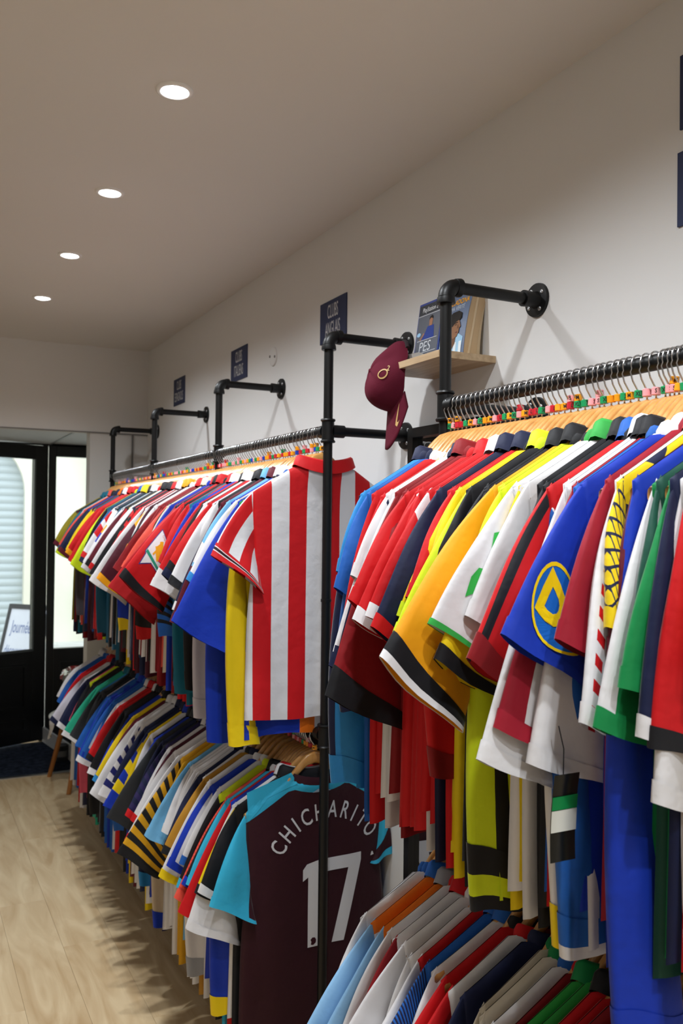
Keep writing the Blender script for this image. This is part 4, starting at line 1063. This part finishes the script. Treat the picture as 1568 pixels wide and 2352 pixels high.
# game case behind it
gm = leaning('game_case', 'blue-edged video game case with football cover, leaning behind the paperback', 'game case', 1.283, 2.005, .135, .19, .015, 8)
GW, GH, GT = .125, .19, .014
MB().box((0, 0, 0), (GT, GW, GH)).build('case', simple('case_blue', '16358c', .3), gm, bevel=.002)
def gcv(a, b, off=.0006): return (-off, GW/2-a, GH/2+b)
flat_print('sleeve_insert', subdiv_poly([(-.058, -.09), (.058, -.09), (.058, .088), (-.058, .088)], 0), lambda a, b: gcv(a, b), simple('insert_grey', '4a4f5c', .35), gm)
flat_print('banner', subdiv_poly([(-.058, .060), (.058, .060), (.058, .088), (-.058, .088)], 0), lambda a, b: gcv(a, b, .001), ink('3b3c40'), gm)
flat_print('banner_line', subdiv_poly([(-.058, .056), (.058, .056), (.058, .058), (-.058, .058)], 0), lambda a, b: gcv(a, b, .0012), ink('c9ccd2'), gm)
flat_print('lettering', text_geo('PlayStation 2', .019, .004, .8), lambda a, b: gcv(a, b+.072, .0014), ink('e4e6ea'), gm)
flat_print('lettering', text_geo('PES', .040, 0, 1.05), lambda a, b: gcv(a+.08*b-.006, b-.036, .0014), ink('d0d4da'), gm)
flat_print('lettering', text_geo('Pro Evolution Soccer', .010, 0, .9), lambda a, b: gcv(a, b-.060, .0014), ink('b4bac4'), gm)
for zz in (-.016, -.052): flat_print('logo_line', subdiv_poly([(-.05, zz), (.05, zz), (.05, zz+.0015), (-.05, zz+.0015)], 0), lambda a, b: gcv(a, b, .0013), ink('d0d4da'), gm)
flat_print('cover_figure', sp_([(-.03, -.014), (-.014, .006), (-.004, .022), (.028, .022), (.034, -.014)]), lambda a, b: gcv(a, b, .001), ink('2a3f8c'), gm)
flat_print('cover_figure', sp_([(.004, .022), (.018, .022), (.020, .040), (.014, .046), (.006, .044), (.002, .036)]), lambda a, b: gcv(a, b, .0012), ink('a8765a'), gm)
flat_print('cover_figure', sp_([(-.040, -.012), (-.020, .006), (-.016, .002), (-.034, -.014)]), lambda a, b: gcv(a, b, .0012), ink('a8765a'), gm)
flat_print('cover_figure', sp_([(.0, .040), (.004, .048), (.014, .052), (.021, .046), (.020, .040), (.012, .044)]), lambda a, b: gcv(a, b, .0014), ink('231a16'), gm)
flat_print('cover_light', sp_(ellipse(-.046, .004, .010, .006, 12)), lambda a, b: gcv(a, b, .001), ink('9cc8ea'), gm)
# folded white paper
pv = [(0, 0), (.05, -.006), (.052, .016), (.02, .024), (-.004, .016)]
m = MB(); m.add([(x, -.04, z) for x, z in pv]+[(x, .03, z+.004) for x, z in pv], [tuple(range(5)), tuple(range(9, 4, -1))]+[(k, 5+k, 5+(k+1) % 5, (k+1) % 5) for k in range(5)])
tag(m.build('folded_paper', WHITEP, None, (1.235, 2.085, 2.110)), 'small white folded paper on the shelf behind the cap', 'paper')

# cap hooked over the shelf corner
CAPM = simple('cap_wool', '5c1428', .85, spec=.2, bump=(350, .3, .002)); CAPD = simple('cap_lining', '1a0a10', .9)
GOLD = simple('gold_thread', 'c9a468', .55)
cap = thing('baseball_cap', 'burgundy baseball cap with gold embroidery hooked over the shelf corner', 'cap', (1.220, 2.104, 2.072))
# local z (crown) -> -x, local y (front) -> -z, local x -> +y
Mx = Matrix(((0, 0, -1), (1, 0, 0), (0, -1, 0)))
tilt = Matrix.Rotation(math.radians(-15), 3, 'Z') @ Matrix.Rotation(math.radians(10), 3, 'Y')
cap.rotation_euler = (tilt @ Mx).to_euler()
CR = .092
def crown(a, t, off=0):   # a azimuth (0 = +x), t 0 rim .. 1 top
    h = .078; ph = t*PI/2
    r = CR*(math.cos(ph)**.75 if t < 1 else 0)+off
    x = r*.92*math.cos(a); y = r*1.08*math.sin(a); z = (h+off)*math.sin(ph)**.9
    z += .012*math.sin(a)*math.sin(2*ph)                         # front panels stand up
    dent = .012*math.exp(-((a-5.2)/.5)**2-((t-.55)/.25)**2)+.010*math.exp(-((a-3.5)/.35)**2-((t-.5)/.3)**2)+.009*math.exp(-((a-4.4)/.18)**2-((t-.62)/.22)**2)
    k = 1-dent/CR*1.6
    rr = .0025*abs(math.sin(3*a))**8+.019*(x/.09)**2*(1-t)**2*max(0, math.sin(a))
    return (x*k, y*k, z*(1-dent*2)-rr)
na, nt_ = 60, 14; v = []; f = []
for j in range(nt_+1):
    for k in range(na): v.append(crown(2*PI*k/na, min(j/nt_, .999)))
for j in range(nt_):
    for k in range(na): f.append((j*na+k, j*na+(k+1) % na, (j+1)*na+(k+1) % na, (j+1)*na+k))
co = obj('crown', mesh('crown', v, f), CAPM, cap)
vt, ft = lathe([(.0065, 0), (.006, .003), (.003, .005), (.0005, .0055)], 12); obj('top_button', mesh('top_button', vt, ft), CAPM, co, (0, 0, .0765))
def visor(s, d, off):     # s -1..1 across, d 0..1 forward
    a = PI/2+s*1.05
    x0, y0 = CR*.94*math.cos(a), CR*1.08*math.sin(a)
    ln = .105*(1-.62*abs(s)**2.6)
    x = x0*(1+.10*d); y = y0+ln*d; z = .004-.42*(x/.09)**2*.045-.012*d+off
    return (x, y, z)
v = []; f = []; n1, n2 = 24, 8
for off in (0, -.003):
    for j in range(n2+1):
        for k in range(n1+1): v.append(visor(-1+2*k/n1, j/n2, off))
W1 = n1+1; O2 = W1*(n2+1)
for j in range(n2):
    for k in range(n1):
        a = j*W1+k; f += [(a, a+1, a+W1+1, a+W1), (O2+a, O2+a+W1, O2+a+W1+1, O2+a+1)]
for k in range(n1): a = n2*W1+k; f.append((a, a+1, O2+a+1, O2+a))
for j in range(n2):
    for kk in (0, n1): a = j*W1+kk; f.append((a, a+W1, O2+a+W1, O2+a))
vo = obj('visor', mesh('visor', v, f), CAPM, cap)
m = MB(); m.tube([(CR*.92*math.cos(a), CR*1.08*math.sin(a), -.001) for a in [PI*1.25+k*PI*.5/8 for k in range(9)]], .006, 8).build('back_strap', CAPD, cap, smooth=True)
def oncrown(a0, t0):
    sc = CR*math.cos(t0*PI/2)**.75
    return lambda p, q: crown(a0+p/sc, t0+q/.13, .0016)
# O2 mark on the side towards the camera, swoosh on the peak
AZ = 2.95
def rot2(g, an):
    c, s = math.cos(an), math.sin(an); return [(x*c-y*s, x*s+y*c) for x, y in g[0]], g[1]
flat_print('embroidery', rot2(ring_geo(0, 0, .0125, .0165, .0035), .5), oncrown(AZ, .46), GOLD, co)
flat_print('embroidery', rot2((lambda g: ([(x+.014, y+.016) for x, y in g[0]], g[1]))(text_geo('2', .019, .01, .9)), -PI/2), oncrown(AZ, .46), GOLD, co)
sw_ = [(-.024, .001), (-.012, -.0055), (.0, -.003), (.026, .009), (.0, .0035), (-.012, .0005), (-.018, .0045), (-.020, .009)]
def onvis(s0, d0): return lambda p, q: visor(s0+q/.075, d0+p/.075, .0012)
flat_print('embroidery', subdiv_poly([(-a, b) for a, b in sw_], 1), onvis(.62, .46), GOLD, vo)

# A5 signs
def sign(y0, z0, lines, label):
    t = thing('wall_sign', label, 'sign', (XW, y0, z0), 0, 'navy category signs on the wall')
    MB().box((-.004, 0, 0), (0, .21, .146)).build('plate', NAVYS, t)
    SW = simple('sign_letter', 'cfd0d4', .6)
    for s, zz in lines: flat_print('lettering', text_geo(s, .070, .004, .42), lambda a, b, zz=zz: (-.0048, .105-a, zz+b), SW, t)
sign(2.682, 2.313, (('CLUBS', .104), ('ANGLAIS', .042)), 'navy sign reading CLUBS ANGLAIS above the near end of the long rack')
sign(3.648, 2.310, (('CLUBS', .104), ('ITALIENS', .042)), 'navy sign reading CLUBS ITALIENS, second along the wall')
sign(4.600, 2.312, (('CLUBS', .104), ('ESPAGNOLS', .042)), 'navy sign reading CLUBS ESPAGNOLS, nearest the entrance')
sign(1.030, 2.442, (), 'upper of two blank-looking navy signs at the right frame edge')
sign(1.035, 2.252, (), 'lower of two blank-looking navy signs at the right frame edge')
# blank round cover
t = thing('outlet_cover', 'round white blanking plate with two screws on the wall', 'cover plate', (XW, 3.345, 2.348))
cv, cf = lathe([(.040, 0), (.039, .004), (.036, .006), (.0005, .0062)], 32); o = obj('plate', mesh('plate', cv, cf), WALL, t); o.rotation_euler = (0, -PI/2, 0)
for s in (-1, 1): o = obj('screw', screw_me, simple('screw_dark', '77726d', .5), t, (-.0062, s*.026, .004*s)); o.rotation_euler = (0, -PI/2, 0)
# mirror on the wall between the racks
t = thing('wall_mirror', 'tall black framed mirror on the wall between the racks', 'mirror', (XW, 1.70, .25))
H_, W_ = 1.695, .522
m = MB().box((-.03, 0, 0), (-.001, .028, H_)).box((-.03, W_-.028, 0), (-.001, W_, H_)).box((-.03, .028, 0), (-.001, W_-.028, .028)).box((-.03, .028, H_-.028), (-.001, W_-.028, H_))
m.build('frame', BLACKP, t); box('mirror_glass', (-.012, .028, .028), (-.004, W_-.028, H_-.028), simple('mirror_silver', 'd8dadc', .02, metal=1), t)

# ------------------------------------------------------------------ low table and what stands on it
TC = (1.20, 5.86)
tb = thing('side_table', 'low round white table on wooden legs at the end of the long rack', 'table', (TC[0], TC[1], 0))
tv, tf = lathe([(.0005, .420), (.325, .420), (.332, .416), (.333, .408), (.326, .402), (.0005, .402)], 40); obj('table_top', mesh('table_top', tv, tf), simple('table_white', 'dadad2', .35), tb)
for (lx, ly), (ux, uy) in (((-.305, .14), (-.21, .10)), ((-.255, -.30), (-.17, -.2)), ((.28, -.24), (.18, -.16)), ((.28, .12), (.19, .08))):
    MB().tube([(lx, ly, 0), (ux, uy, .402)], [.014, .019], 12).build('leg', LEGWOOD, tb, smooth=True)
cup = thing('paper_cup', 'small black, red and white tub standing on the low table', 'tub', (.960, 5.80, .4205))
cv, cf = lathe([(.0005, 0), (.030, 0), (.031, .050), (.0315, .05)], 20); obj('tub_body', mesh('tub_body', cv, cf), BLACKP, cup)
cv, cf = lathe([(.0315, .05), (.0315, .068)], 20); obj('red_band', mesh('red_band', cv, cf), ink('darkred'), cup)
cv, cf = lathe([(.0315, .068), (.030, .088), (.0005, .089)], 20); obj('lid', mesh('lid', cv, cf), ink('cream'), cup)
# crumpled white cloth hanging over the table edge
v = []; f = []; n1, n2 = 10, 10; rr_ = random.Random(4)
for j in range(n2+1):
    for k in range(n1+1):
        s_, q_ = k/n1-.5, j/n2
        x = -.325-.012*(q_ > .3)-.010*math.sin(6*s_+q_*4); z = .424 if q_ < .3 else .424-(q_-.3)*.16*(1+.5*s_)
        v.append((x+.10*(.3-min(q_, .3)), s_*.16-.12+.02*q_, z+.004*math.sin(9*s_)))
for j in range(n2):
    for k in range(n1): a = j*(n1+1)+k; f.append((a, a+1, a+n1+2, a+n1+1))
tag(obj('cloth', mesh('cloth', v, f), simple('cloth_white', 'c9c2ba', .8), None, (TC[0], TC[1], 0)), 'crumpled off-white cloth hanging over the low table edge', 'cloth')
# carton with a glossy red wrapped parcel
tag(box('carton', (1.03, 5.78, .4205), (1.25, 5.99, .61), simple('carton_black', '0c0c0f', .5), bevel=.002), 'black carton standing on the low table behind the lower shirts', 'box')
gp = thing('wrapped_parcel', 'glossy red parcel in clear crinkled wrap on the black carton', 'parcel', (1.08, 5.88, .611), .2)
v = []; f = []; n1, n2 = 18, 12
for j in range(n2+1):
    for k in range(n1):
        a = 2*PI*k/n1; t = j/n2*PI-PI/2; c = math.cos(t)**.5 if math.cos(t) > 0 else 0
        q = 1+.10*math.sin(5*a+3*t)+.06*math.sin(9*a-5*t)
        v.append((.13*c*q*math.copysign(abs(math.cos(a))**.6, math.cos(a)), .075*c*q*math.copysign(abs(math.sin(a))**.6, math.sin(a)), .058+.055*math.copysign(abs(math.sin(t))**.7, math.sin(t))*(1+.12*math.sin(4*a))))
for j in range(n2):
    for k in range(n1): f.append((j*n1+k, j*n1+(k+1) % n1, (j+1)*n1+(k+1) % n1, (j+1)*n1+k))
obj('parcel_body', mesh('parcel_body', v, f, smooth=False), simple('parcel_red', '8c2a2c', .12, coat=1), gp)
obj('crinkled_wrap', mesh('crinkled_wrap', [(x*.35-.085, y*.9-.028, z*.95-.004) for x, y, z in v], f, smooth=False), simple('wrap_silver', 'a9aaa6', .15, metal=.6), gp)
# grey tin on the mat
tn = thing('tin_can', 'small grey metal tin on the mat against the plinth', 'tin', (1.030, 6.365, .0045))
cv, cf = lathe([(.0005, 0), (.038, 0), (.040, .004), (.040, .10), (.042, .102), (.042, .108), (.038, .109), (.036, .09), (.0005, .09)], 24); obj('tin_body', mesh('tin_body', cv, cf), simple('tin_grey', '4a4d50', .35, metal=.5), tn)
cv, cf = lathe([(.0405, .03), (.0405, .07)], 24); obj('tin_label', mesh('tin_label', cv, cf), simple('tin_label', '6a6d6e', .6), tn)
